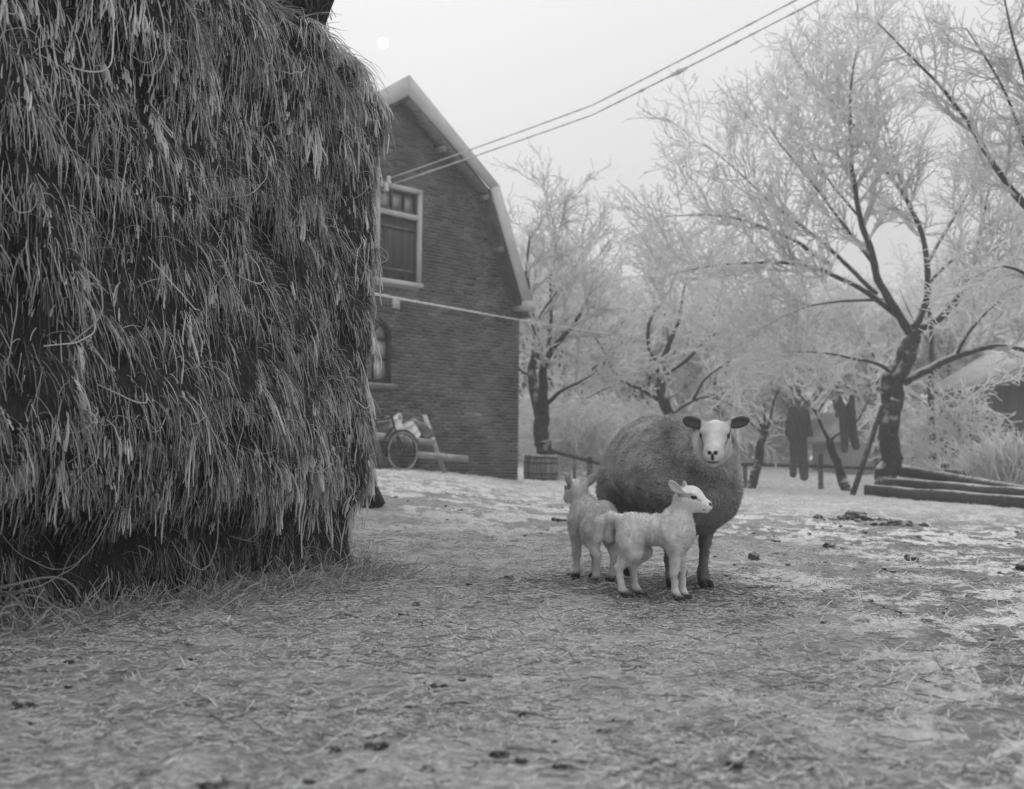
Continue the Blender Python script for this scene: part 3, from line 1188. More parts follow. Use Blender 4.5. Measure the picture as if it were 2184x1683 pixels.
tag(hair('loose_hay', P, 0.0014 * np.ones((1, 5)), rng.uniform(0.15, 0.5, n), M_STRAND), 'loose hay fallen along the foot of the haystack', 'hay', None, 'stuff')
# ------------------------------------------------------------------ trees
def resample(P, n):
    P = np.asarray(P, float)
    L = np.concatenate([[0], np.cumsum(np.linalg.norm(np.diff(P, axis=0), axis=1))])
    u = np.linspace(0, L[-1], n)
    # light Catmull-like smoothing by averaging a linear resample
    Q_ = np.stack([np.interp(u, L, P[:, k]) for k in range(3)], -1)
    for _ in range(2):
        Q_[1:-1] = 0.25 * Q_[:-2] + 0.5 * Q_[1:-1] + 0.25 * Q_[2:]
    return Q_, L[-1]


def shoots(base, tang, r_base, n_per, L, spread, m, up, r_tip, wander, rg, droop=0.0):
    """children grown from points base (n,3) with parent tangents tang; returns P (k,m,3), R (k,m)"""
    idx = np.repeat(np.arange(len(base)), n_per)
    b = base[idx]
    t = tang[idx]
    rnd = unit(rg.normal(0, 1, (len(idx), 3)))
    perp = unit(np.cross(t, rnd))
    a = np.radians(rg.normal(spread, 13, len(idx)))[:, None]
    d = unit(t * np.cos(a) + perp * np.sin(a))
    LL = (L * rg.uniform(0.55, 1.35, len(idx)))[:, None]
    P = np.zeros((len(idx), m, 3))
    P[:, 0] = b
    for k in range(1, m):
        P[:, k] = P[:, k - 1] + d * LL / (m - 1)
        d = unit(d + np.array([0, 0, 1.0]) * (up - droop * (k / m)) + rg.normal(0, wander, d.shape))
    r0 = np.minimum(np.broadcast_to(np.asarray(r_base, float), (len(base),))[idx] * 0.75, r_tip * 2.6)
    f = np.linspace(0, 1, m)
    R = r0[:, None] * (1 - f) + r_tip * f
    R = R * rg.uniform(0.85, 1.2, R.shape)
    return P, R


def pick(P, R, step, rg, start=0.25):
    """points along curves with their tangents and radii, about one every step metres"""
    out_p, out_t, out_r = [], [], []
    T_ = unit(np.gradient(P, axis=1))
    seg = np.linalg.norm(np.diff(P, axis=1), axis=2).sum(1)
    for k in range(len(P)):
        c = max(1, int(round(seg[k] * (1 - start) / step + rg.random() - 0.5)))
        u = (start + (1 - start) * (np.arange(c) + rg.random(c) * 0.9) / c).clip(0, 0.999) * (P.shape[1] - 1)
        a = u.astype(int)
        f = (u - a)[:, None]
        out_p.append(P[k, a] * (1 - f) + P[k, a + 1] * f)
        out_t.append(T_[k, a])
        out_r.append(R[k, a])
    return np.vstack(out_p), np.vstack(out_t), np.concatenate(out_r)


def crown(limbs, rg, L1=1.2, L2=0.6, L3=0.28, s1=0.32, s2=0.15, s3=0.085, up=0.10, rt=0.008, droop=0.0, tone=1.0, sides=3):
    """limbs: list of (P (n,3), R (n,)); returns one mesh's Geo of twigs"""
    lp = [resample(P, 12)[0] for P, R in limbs]
    P0 = np.stack(lp)
    R0 = np.stack([np.interp(np.linspace(0, 1, 12), np.linspace(0, 1, len(R)), R) for P, R in limbs])
    b, t, r = pick(P0, R0, s1, rg, 0.3)
    ends, te, re_ = P0[:, -1], unit(P0[:, -1] - P0[:, -2]), R0[:, -1]
    b, t, r = np.vstack([b, ends, ends]), np.vstack([t, te, te]), np.concatenate([r, re_, re_])
    P1, R1 = shoots(b, t, r, 1, L1, 48, 7, up, rt * 1.5, 0.16, rg, droop)
    b, t, r = pick(P1, R1, s2, rg, 0.12)
    b, t, r = np.vstack([b, P1[:, -1]]), np.vstack([t, unit(P1[:, -1] - P1[:, -2])]), np.concatenate([r, R1[:, -1]])
    P2, R2 = shoots(b, t, r, 1, L2, 42, 5, up, rt * 1.1, 0.17, rg, droop)
    b, t, r = pick(P2, R2, s3, rg, 0.1)
    P3, R3 = shoots(b, t, r, 1, L3, 42, 4, up, rt, 0.2, rg, droop)
    g = Geo()
    g.tubes(P1, R1, 4, tone=tone * rg.uniform(0.85, 1.0, len(P1)))
    g.tubes(P2, R2, sides, tone=tone * rg.uniform(0.95, 1.08, len(P2)))
    g.tubes(P3, R3, sides, tone=tone * rg.uniform(0.98, 1.1, len(P3)))
    return g


KR = 1.0


def px_limb(pts, y, r0, r1, dy=0.0, n=14):
    """a limb traced through pixels at depth y, drifting dy metres in depth towards its tip"""
    k = len(pts)
    P = np.array([at(u, v, y + dy * (q / max(k - 1, 1)) ** 1.2) for q, (u, v) in enumerate(pts)])
    P, L = resample(P, int(n * 1.06))
    P = P[:n] if k > 3 and r1 < 0.04 else resample(P, n)[0]      # the last stretch is left to the shoots
    return P, np.maximum(np.linspace(r0, r1, n) * KR, 0.010)


def plant_tree(name, label, base, trunk, limbs, rg, group=None, cat='tree', **kw):
    root = empty(name, base, label, cat, group)
    g = Geo()
    for P, R in trunk + limbs:
        nb_ = 44 if R[0] > 0.045 else 16
        Pj, _ = resample(P, nb_)
        Rj = np.interp(np.linspace(0, 1, nb_), np.linspace(0, 1, len(R)), R) * (1 + 0.5 * np.maximum(rg.normal(0, 0.14, nb_), 0))
        Pj = Pj + (np.stack([noise3(Pj[:, 0] * 3 + q_ * 7, Pj[:, 1] * 3, Pj[:, 2] * 3, 5 + q_) for q_ in range(3)], -1) - 0.5) * Rj[:, None] * 0.9
        g.tubes(Pj, Rj, 12 if R[0] > 0.045 else 5)
        v_ = g.v[-1]
        amp = np.repeat(Rj, 12 if R[0] > 0.045 else 5)[:, None]
        g.v[-1] = v_ + amp * 0.45 * (np.stack([fbm(v_[:, 0] * 9 + q_ * 5, v_[:, 1] * 9, v_[:, 2] * 5, 2, 15 + q_) for q_ in range(3)], -1) - 0.5)
    adopt(root, g.build('trunk', M_BARK, smooth=True))
    cg = crown(limbs, rg, **kw)
    adopt(root, cg.build('crown', M_TWIG, tone=True))
    return root


def base_fix(P, r):
    """sets the first trunk point on the ground and flares it"""
    P[0, 2] = float(base_h(P[0, 0], P[0, 1])) - 0.05
    return P


# the big fruit tree on the right
YB = 23.0
KR = 0.62
rg = np.random.default_rng(101)
tr, R = px_limb([(1897, 1040), (1898, 960), (1901, 890), (1914, 815), (1940, 752)], YB, 0.33, 0.26)
tr = base_fix(tr, R)
R[:3] = [0.25, 0.22, 0.205]
tl2 = px_limb([(1893, 860), (1886, 830), (1905, 790), (1932, 752), (1946, 712), (1952, 690)], YB, 0.17, 0.22)
tr2 = px_limb([(1940, 756), (1950, 720), (1958, 690)], YB, 0.25, 0.16)
limbs = [
    px_limb([(1946, 715), (1915, 675), (1878, 622), (1858, 548), (1843, 483), (1824, 430), (1812, 369), (1816, 300), (1808, 200), (1826, 110)], YB, 0.15, 0.018, -1.2),
    px_limb([(1915, 675), (1850, 622), (1767, 578), (1706, 558), (1620, 558), (1500, 566), (1430, 585)], YB, 0.10, 0.014, -1.6),
    px_limb([(1870, 630), (1778, 536), (1702, 475), (1630, 422), (1569, 358), (1500, 305)], YB, 0.085, 0.014, 1.0),
    px_limb([(1770, 565), (1702, 517), (1630, 483), (1538, 456), (1415, 462)], YB - .3, 0.075, 0.012, -0.4),
    px_limb([(1950, 712), (1984, 640), (1984, 559), (1965, 472), (1934, 422), (1881, 358), (1850, 300), (1790, 225), (1725, 168)], YB, 0.12, 0.014, 0.8),
    px_limb([(1935, 420), (1900, 320), (1880, 210), (1860, 120)], YB + .5, 0.05, 0.012, 1.2),
    px_limb([(1950, 705), (2000, 690), (2040, 645), (2070, 590), (2090, 500), (2110, 400)], YB, 0.14, 0.02, -1.5),
    px_limb([(1984, 600), (2040, 540), (2110, 536), (2200, 530)], YB, 0.06, 0.02, 0.5),
    px_limb([(1928, 818), (1965, 792), (2020, 768), (2075, 745), (2115, 733), (2180, 742), (2260, 765)], YB, 0.135, 0.05, -1.0),
    px_limb([(1908, 800), (1880, 772), (1817, 763), (1740, 748), (1660, 752)], YB, 0.07, 0.012, -1.0),
    px_limb([(2040, 755), (2070, 700), (2120, 650), (2180, 610)], YB - .4, 0.06, 0.015, -1.0),
    px_limb([(1860, 560), (1800, 480), (1740, 400), (1680, 330), (1640, 270)], YB, 0.06, 0.012, -2.0),
    px_limb([(1840, 470), (1760, 380), (1720, 300), (1690, 200)], YB, 0.05, 0.012, 1.6),
    px_limb([(1880, 640), (1800, 640), (1720, 650), (1640, 690), (1590, 720)], YB, 0.06, 0.012, -2.2),
    px_limb([(1980, 560), (2030, 470), (2080, 380), (2150, 300)], YB, 0.07, 0.015, 1.5),
]
T5 = plant_tree('fruit_tree', 'large rimed fruit tree with thick forked trunk behind the beams, pole leaning on it', tr[0], [(tr, R), tl2, tr2], limbs, rg,
                group='rimed orchard trees', L1=1.2, L2=0.66, L3=0.26, s1=0.19, s2=0.14, s3=0.13, up=0.11, rt=0.0105)

# the tree behind the ewe
Y2 = 27.0
KR = 0.55
rg = np.random.default_rng(102)
tr, R = px_limb([(1474, 1032), (1458, 950), (1434, 893), (1402, 850), (1407, 801), (1409, 776)], Y2, 0.28, 0.20)
tr = base_fix(tr, R)
limbs = [
    px_limb([(1402, 852), (1371, 829), (1323, 814), (1301, 785), (1296, 760), (1270, 720)], Y2, 0.12, 0.03, -0.8),
    px_limb([(1406, 778), (1383, 753), (1380, 690), (1392, 665), (1415, 640), (1434, 608), (1450, 560)], Y2, 0.11, 0.02, 0.5),
    px_limb([(1412, 775), (1425, 728), (1444, 700), (1453, 671), (1453, 640), (1470, 580)], Y2, 0.13, 0.02, -0.6),
    px_limb([(1414, 798), (1459, 773), (1488, 747), (1516, 712), (1561, 700), (1600, 690)], Y2, 0.11, 0.02, -1.0),
    px_limb([(1430, 884), (1475, 855), (1507, 842), (1536, 852), (1570, 870)], Y2, 0.10, 0.02, 0.5),
    px_limb([(1480, 852), (1498, 807), (1523, 791), (1574, 760), (1610, 720)], Y2, 0.08, 0.02, -0.5),
    px_limb([(1425, 730), (1424, 690), (1410, 640), (1390, 590), (1350, 560)], Y2, 0.06, 0.02, 1.5),
    px_limb([(1490, 745), (1520, 680), (1540, 610), (1570, 560)], Y2, 0.06, 0.02, 1.5),
    px_limb([(1330, 815), (1290, 830), (1250, 850)], Y2, 0.05, 0.02, 1.0),
]
plant_tree('fruit_tree', 'gnarled rimed fruit tree rising behind the back of the ewe', tr[0], [(tr, R)], limbs, rg, group='rimed orchard trees',
           L1=1.15, L2=0.6, L3=0.28, s1=0.26, s2=0.15, s3=0.13, up=0.06, rt=0.0125)

# the tree by the barn corner
Y1 = 26.0
KR = 0.62
rg = np.random.default_rng(103)
tr, R = px_limb([(1172, 1015), (1163, 954), (1155, 911), (1151, 880)], Y1, 0.30, 0.27)
tr = base_fix(tr, R)
limbs = [
    px_limb([(1148, 885), (1138, 850), (1129, 811), (1132, 777), (1146, 734), (1140, 680), (1120, 600), (1130, 500)], Y1, 0.20, 0.03, 0.8),
    px_limb([(1157, 880), (1156, 830), (1154, 805), (1160, 775), (1170, 748), (1190, 730), (1230, 690), (1260, 620)], Y1, 0.19, 0.03, -0.8),
    px_limb([(1162, 866), (1179, 849), (1196, 832), (1240, 815), (1275, 790)], Y1, 0.09, 0.02, -0.6),
    px_limb([(1134, 800), (1110, 790), (1080, 760), (1060, 700)], Y1 + .3, 0.08, 0.02, 1.2),
    px_limb([(1165, 760), (1180, 680), (1170, 600), (1190, 520), (1170, 430)], Y1 + .5, 0.08, 0.02, 1.0),
    px_limb([(1140, 690), (1170, 640), (1220, 590), (1240, 540)], Y1, 0.07, 0.02, 1.0),
]
plant_tree('fruit_tree', 'rimed tree with dark double trunk beside the right corner of the barn', tr[0], [(tr, R)], limbs, rg, group='rimed orchard trees',
           L1=1.1, L2=0.58, L3=0.28, s1=0.24, s2=0.15, s3=0.13, up=0.05, rt=0.0125)

# small pollard and the slanting forked tree by the washing
KR = 0.55
rg = np.random.default_rng(104)
tr, R = px_limb([(1606, 1042), (1614, 985), (1624, 935), (1629, 918)], 27.0, 0.20, 0.15)
tr = base_fix(tr, R)
limbs = [px_limb(p, 27.0, 0.07, 0.015, dy) for p, dy in (
    ([(1626, 922), (1604, 905), (1590, 880), (1575, 850)], .3), ([(1630, 915), (1632, 880), (1625, 840), (1630, 800)], 0.),
    ([(1634, 915), (1645, 895), (1648, 855), (1665, 820), (1690, 790)], -.4), ([(1628, 918), (1615, 890), (1610, 850), (1600, 815)], -.5))]
plant_tree('pollard_tree', 'small pollarded tree with plain grey trunk between the ewe and the washing', tr[0], [(tr, R)], limbs, rg, group='rimed orchard trees',
           L1=0.6, L2=0.4, L3=0.22, s1=0.2, s2=0.14, s3=0.10, up=0.22, rt=0.009)
rg = np.random.default_rng(105)
tr, R = px_limb([(1806, 1050), (1790, 1008), (1778, 972), (1769, 938)], 26.0, 0.21, 0.14)
tr = base_fix(tr, R)
limbs = [px_limb(p, 26.0, r0, r1, dy) for p, r0, r1, dy in (
    ([(1769, 940), (1752, 908), (1743, 890), (1742, 874), (1722, 862), (1703, 838), (1690, 810)], .10, .02, .3),
    ([(1743, 878), (1752, 862), (1764, 846), (1790, 815)], .09, .02, .2), ([(1771, 940), (1792, 920), (1825, 905), (1842, 878), (1860, 830)], .07, .02, -.3))]
plant_tree('fruit_tree', 'slanting forked tree standing between the two sets of hung work clothes', tr[0], [(tr, R)], limbs, rg, group='rimed orchard trees',
           L1=0.8, L2=0.45, L3=0.24, s1=0.25, s2=0.16, s3=0.10, up=0.10, rt=0.009)
rg = np.random.default_rng(106)
tr, R = px_limb([(1991, 1010), (1988, 935), (1984, 880), (1985, 800), (1990, 740), (1982, 660)], 27.5, 0.19, 0.08)
tr = base_fix(tr, R)
limbs = [px_limb(p, 27.5, .06, .015, dy) for p, dy in (
    ([(1985, 870), (1950, 845), (1915, 830), (1890, 790)], .5), ([(1986, 800), (2030, 760), (2080, 740)], -.4), ([(1988, 740), (1950, 690), (1920, 620)], .5),
    ([(1985, 690), (2030, 640), (2060, 560)], .5), ([(1988, 880), (2030, 850), (2070, 840)], -.6))]
plant_tree('fruit_tree', 'thin rimed tree seen just right of the big forked trunk', tr[0], [(tr, R)], limbs, rg, group='rimed orchard trees',
           L1=0.9, L2=0.5, L3=0.25, s1=0.3, s2=0.16, s3=0.10, up=0.0, rt=0.009, droop=0.12)

# tree whose trunk stands outside the frame on the right
rg = np.random.default_rng(107)
YR = 17.0
KR = 0.7
bx = at(2330, 1050, YR)
bx[2] = float(base_h(bx[0], bx[1]))
tr = np.array([bx - [0, 0, .05], bx + [0, 0, 1.2], bx + [-.05, 0, 2.2], bx + [-.1, 0.1, 3.0]])
tr, _ = resample(tr, 10)
R = np.linspace(0.24, 0.15, 10)
limbs = [
    px_limb([(2316, 620), (2250, 520), (2170, 420), (2102, 339), (2090, 289), (2026, 202), (1976, 152), (1930, 110), (1872, 48)], YR, .10, .012, .5),
    px_limb([(2316, 640), (2270, 500), (2230, 330), (2190, 180), (2150, 60), (2140, -20)], YR, .10, .012, -1.0),
    px_limb([(2250, 520), (2200, 350), (2150, 200), (2095, 110), (2060, 60)], YR, .06, .012, -.6),
    px_limb([(2316, 600), (2240, 420), (2220, 240), (2200, 90)], YR, .06, .012, .9),
    px_limb([(2316, 680), (2220, 600), (2140, 560), (2080, 590)], YR, .07, .012, -.8),
]
plant_tree('fruit_tree', 'nearer rimed tree reaching in at the top right corner of the frame', tr[0], [(tr, R)], limbs, rg, group='rimed orchard trees',
           L1=0.85, L2=0.42, L3=0.2, s1=0.20, s2=0.12, s3=0.10, up=0.08, rt=0.0075)


# trees that fade into the fog: two kinds, copied
def fog_tree(seed, h, spread, nl):
    rg = np.random.default_rng(seed)
    tr = np.array([[0, 0, -0.1], [0.05, 0, h * 0.15], [rg.normal(0, .1), rg.normal(0, .1), h * 0.3], [rg.normal(0, .15), 0, h * 0.5]])
    tr, _ = resample(tr, 8)
    R = np.linspace(0.2, 0.12, 8)
    limbs = []
    for k in range(nl):
        a = k * 2.4 + rg.normal(0, .3)
        z0 = h * rg.uniform(0.22, 0.5)
        el = rg.uniform(0.3, 1.25)
        Ln = spread * rg.uniform(0.7, 1.1) + h * 0.28 * el
        d = np.array([math.cos(a) * math.cos(el), math.sin(a) * math.cos(el), math.sin(el)])
        P = [np.array([0, 0, z0])]
        for q in range(6):
            P.append(P[-1] + d * Ln / 6)
            d = d + np.array([0, 0, .10]) + rg.normal(0, .16, 3)
            d /= np.linalg.norm(d)
        P, _ = resample(P, 12)
        limbs.append((P, np.linspace(0.09, 0.02, 12)))
    root = plant_tree('fog_tree', 'x', (0, 0, 0), [(tr, R)], limbs, rg, L1=1.3, L2=0.75, L3=0.36, s1=0.36, s2=0.2, s3=0.17, up=0.08, rt=0.017)
    return root


def copy_thing(src, loc, rz=0.0, sc=1.0, label=None, group=None):
    r = src.copy()
    COL.objects.link(r)
    r.location = loc
    r.rotation_euler = (0, 0, rz)
    r.scale = (sc, sc, sc)
    for ch in src.children:
        c = ch.copy()
        COL.objects.link(c)
        c.parent = r
        c.matrix_parent_inverse = ch.matrix_parent_inverse.copy()
        for gc in ch.children:
            d = gc.copy()
            COL.objects.link(d)
            d.parent = c
            d.matrix_parent_inverse = gc.matrix_parent_inverse.copy()
    tag(r, label, None, group)
    return r


protos = [fog_tree(201, 8.0, 2.2, 16), fog_tree(202, 9.0, 1.6, 18)]
spots = [(1100, 44, 1.05, 1), (1205, 41, .85, 0), (1290, 47, 1.02, 1), (1375, 45, .80, 0), (1455, 52, 1.0, 1), (1540, 46, .78, 0), (1620, 52, .98, 0), (1700, 47, .82, 1),
         (1785, 52, 1.0, 0), (1870, 48, .92, 1), (1955, 54, 1.15, 0), (2040, 47, .98, 1), (2130, 52, 1.1, 0), (2220, 46, 1.0, 1), (1160, 60, 1.15, 0), (1335, 66, 1.15, 1),
         (1500, 68, 1.2, 0), (1660, 66, 1.15, 1), (1840, 70, 1.2, 0), (2020, 68, 1.25, 1), (1250, 78, 1.3, 0), (1580, 80, 1.3, 1)]
FOG_LABEL = 'pale rimed tree fading into the fog behind the orchard'
for k, (u, y, sc, kd) in enumerate(spots):
    p = at(u, 1000, y)
    loc = (p[0], p[1], float(base_h(p[0], p[1])))
    src = protos[kd]
    if k < 2 and kd == 1 - k:
        o = protos[kd]
        o.location = loc
        o.rotation_euler = (0, 0, k * 1.7)
        o.scale = (sc, sc, sc)
        tag(o, FOG_LABEL, None, 'trees in the fog')
    else:
        copy_thing(src, loc, k * 1.7, sc, FOG_LABEL, 'trees in the fog')
# ------------------------------------------------------------------ animals: one smooth implicit surface each
def rotm(yaw=0.0, pitch=0.0, roll=0.0):
    """columns are the local axes: x forward, y left, z up; pitch > 0 lowers the nose"""
    return np.array(Matrix.Rotation(yaw, 3, 'Z') @ Matrix.Rotation(pitch, 3, 'Y') @ Matrix.Rotation(roll, 3, 'X'))


class Field:
    def __init__(self, lo, hi, h):
        self.lo, self.h = np.array(lo, float), h
        self.n = np.ceil((np.array(hi) - lo) / h).astype(int) + 1
        self.D = np.full(self.n, 0.5, np.float32)
        self.M = (np.eye(3), np.zeros(3))

    def frame(self, R=np.eye(3), t=(0, 0, 0), s=1.0):
        self.M = (np.asarray(R, float), np.asarray(t, float))
        self.s = s

    def _blk(self, a, b, m):
        i0 = np.clip(np.floor((a - m - self.lo) / self.h).astype(int), 0, self.n - 1)
        i1 = np.clip(np.ceil((b + m - self.lo) / self.h).astype(int) + 1, 1, self.n)
        sl = tuple(slice(p, q) for p, q in zip(i0, i1))
        g = np.meshgrid(*[self.lo[k] + self.h * np.arange(i0[k], i1[k]) for k in range(3)], indexing='ij')
        return sl, np.stack(g, -1).astype(np.float32)

    def _put(self, sl, d, k, sub):
        a = self.D[sl]
        d = d.astype(np.float32)
        if sub:
            d = -d
            h = np.clip(k - np.abs(a - d), 0, None) / k
            self.D[sl] = np.maximum(a, d) + h * h * k * 0.25
        else:
            h = np.clip(k - np.abs(a - d), 0, None) / k
            self.D[sl] = np.minimum(a, d) - h * h * k * 0.25

    def ell(self, c, r, k=0.04, R=None, sub=False):
        Rf, t = self.M
        s = getattr(self, 's', 1.0)
        c = Rf @ (np.asarray(c, float) * s) + t
        r = np.asarray(r, float) * s
        A = Rf if R is None else Rf @ R
        ext = np.sqrt(((A * r) ** 2).sum(1))
        k = k * s if s < 1 else k
        sl, P = self._blk(c - ext, c + ext, k + 0.02)
        q = (P - c) @ A
        k0 = np.linalg.norm(q / r, axis=-1)
        k1 = np.linalg.norm(q / (r * r), axis=-1)
        self._put(sl, k0 * (k0 - 1) / np.maximum(k1, 1e-6), k, sub)

    def rc(self, a, b, ra, rb, k=0.03, sub=False):
        Rf, t = self.M
        s = getattr(self, 's', 1.0)
        a, b = Rf @ (np.asarray(a, float) * s) + t, Rf @ (np.asarray(b, float) * s) + t
        ra, rb, k = ra * s, rb * s, (k * s if s < 1 else k)
        m = max(ra, rb)
        sl, P = self._blk(np.minimum(a, b) - m, np.maximum(a, b) + m, k + 0.02)
        ba = b - a
        u = np.clip(((P - a) @ ba) / max(ba @ ba, 1e-9), 0, 1)
        d = np.linalg.norm(P - a - u[..., None] * ba, axis=-1) - (ra + (rb - ra) * u)
        self._put(sl, d, k, sub)

    def surface(self):
        D, h = self.D, self.h
        n = np.array(D.shape)
        S_ = D < 0
        acc = np.zeros(tuple(n - 1) + (3,), np.float32)
        cnt = np.zeros(tuple(n - 1), np.float32)
        cr = np.zeros(tuple(n - 1), bool)
        for ax in range(3):
            o1, o2 = [k for k in range(3) if k != ax]
            for a in (0, 1):
                for b in (0, 1):
                    s0 = [None] * 3
                    s1 = [None] * 3
                    s0[ax], s1[ax] = slice(0, -1), slice(1, None)
                    for o, q in ((o1, a), (o2, b)):
                        s0[o] = s1[o] = slice(q, n[o] - 1 + q)
                    d0, d1 = D[tuple(s0)], D[tuple(s1)]
                    x = (d0 < 0) != (d1 < 0)
                    t = np.where(x, d0 / np.where(x, d0 - d1, 1), 0)
                    v = np.zeros(d0.shape + (3,), np.float32)
                    v[..., ax] = t
                    v[..., o1] = a
                    v[..., o2] = b
                    acc += v * x[..., None]
                    cnt += x
                    cr |= x
        idx = np.full(tuple(n - 1), -1, np.int64)
        w = np.argwhere(cr)
        idx[cr] = np.arange(len(w))
        V = (w + acc[cr] / cnt[cr][:, None]) * h + self.lo
        quads = []
        for ax in range(3):
            o1, o2 = [(1, 2), (2, 0), (0, 1)][ax]
            s0 = [slice(1, -1)] * 3
            s1 = [slice(1, -1)] * 3
            s0[ax], s1[ax] = slice(0, -1), slice(1, None)
            A, B = S_[tuple(s0)], S_[tuple(s1)]
            for flip, m in ((False, A & ~B), (True, ~A & B)):
                e = np.argwhere(m)
                if not len(e):
                    continue
                off = np.ones(3, int)
                off[ax] = 0
                e = e + off
                def cell(d1, d2):
                    c = e.copy()
                    c[:, o1] += d1
                    c[:, o2] += d2
                    return idx[c[:, 0], c[:, 1], c[:, 2]]
                q = np.stack([cell(-1, -1), cell(0, -1), cell(0, 0), cell(-1, 0)], -1)
                quads.append(q[:, ::-1] if flip else q)
        return V, np.vstack(quads)


M_SKIN = mat('sheep_coat', 0.85, 1.1, 30, 0.85, 0.35, 220, tone=True, spec=0.15)
M_EYE = mat('wet_eye', 0.012, 0.02, 5, 0.12, spec=0.7)


def vnormals(V, Q):
    n = np.cross(V[Q[:, 2]] - V[Q[:, 0]], V[Q[:, 3]] - V[Q[:, 1]])
    N_ = np.zeros_like(V)
    for k in range(4):
        np.add.at(N_, Q[:, k], n)
    return unit(N_)


def relax(V, Q, it=3, lam=0.5):
    e = np.vstack([Q[:, [0, 1]], Q[:, [1, 2]], Q[:, [2, 3]], Q[:, [3, 0]]])
    for _ in range(it):
        acc = np.zeros_like(V)
        cnt = np.zeros(len(V))
        np.add.at(acc, e[:, 0], V[e[:, 1]])
        np.add.at(cnt, e[:, 0], 1)
        V = V + lam * (acc / np.maximum(cnt, 1)[:, None] - V)
    return V


def seg_d(P, a, b):
    a, b = np.asarray(a, float), np.asarray(b, float)
    ba = b - a
    u = np.clip(((P - a) @ ba) / (ba @ ba), 0, 1)
    return np.linalg.norm(P - a - u[:, None] * ba, axis=1)


def blob(V, c, r):
    """1 inside a soft ball"""
    return smooth(1.15, 0.75, np.linalg.norm((V - c) / r, axis=1))


def fleece(root, name, V, N_, mask, n, L, rad_, tone_fn, curl, lay_dir=None, m=4, cl=0.02):
    w = mask / mask.sum()
    i_ = rng.choice(len(V), n, p=w)
    b = V[i_] + rng.normal(0, 0.0025, (n, 3))
    nn = N_[i_]
    lock = np.stack([noise3(b[:, 0] / cl, b[:, 1] / cl, b[:, 2] / cl, s_) - 0.5 for s_ in (1, 2, 3)], -1)
    d = unit(nn * 0.75 + lock * 1.7 * curl + rng.normal(0, 0.35 * curl, (n, 3)) + (0 if lay_dir is None else np.array(lay_dir)))
    P = np.zeros((n, m, 3))
    P[:, 0] = b - nn * 0.003
    LL = (L * rng.uniform(0.6, 1.3, n) * mask[i_])[:, None]
    for k in range(1, m):
        P[:, k] = P[:, k - 1] + d * LL / (m - 1)
        d = unit(d + rng.normal(0, 0.5 * curl, (n, 3)) - nn * 0.10)
    R = rad_ * np.array([1, 1, .9, .6])[None, :m] * rng.uniform(0.8, 1.2, (n, 1))
    o = hair(name, P, R, tone_fn(b, i_), M_WOOL)
    o.parent = root
    o['kind'] = 'stuff'
    return o


def coat_mesh(root, name, V, Q, tone):
    me = raw_mesh(name, V, Q, None, True)
    a = me.attributes.new('tone', 'FLOAT', 'POINT')
    a.data.foreach_set('value', tone.astype(np.float32))
    me.materials.append(M_SKIN)
    o = bpy.data.objects.new(name, me)
    COL.objects.link(o)
    o.parent = root
    return o


def eye(root, c, r, out):
    lat_ = np.linspace(-math.pi / 2, math.pi / 2, 9)
    g = Geo().lathe(np.stack([np.maximum(np.cos(lat_), 1e-3) * r, np.sin(lat_) * r], -1), 14)
    o = g.build('eye', M_EYE, None, True)
    o.location = c
    o.parent = root
    return o


def cup_ear(F, base, tip, width, thick, face, k):
    """an ear blade from base to tip, hollowed towards the direction face"""
    base, tip, face = np.asarray(base, float), np.asarray(tip, float), np.asarray(face, float)
    e = tip - base
    Ln = np.linalg.norm(e)
    e = e / Ln
    f = face - e * (face @ e)
    f = f / np.linalg.norm(f)
    w_ = np.cross(e, f)
    R = np.stack([e, w_, f], 1)
    c = (base + tip) / 2 + e * 0.03 * Ln
    F.ell(c, (Ln * 0.52, width, thick), k, R)
    F.rc(base - e * 0.12 * Ln, base + e * 0.30 * Ln, width * 0.62, width * 0.55, k)
    F.ell(c + f * thick * 1.05 + e * 0.02 * Ln, (Ln * 0.42, width * 0.72, thick * 1.0), k * 0.4, R, sub=True)
    return c, R


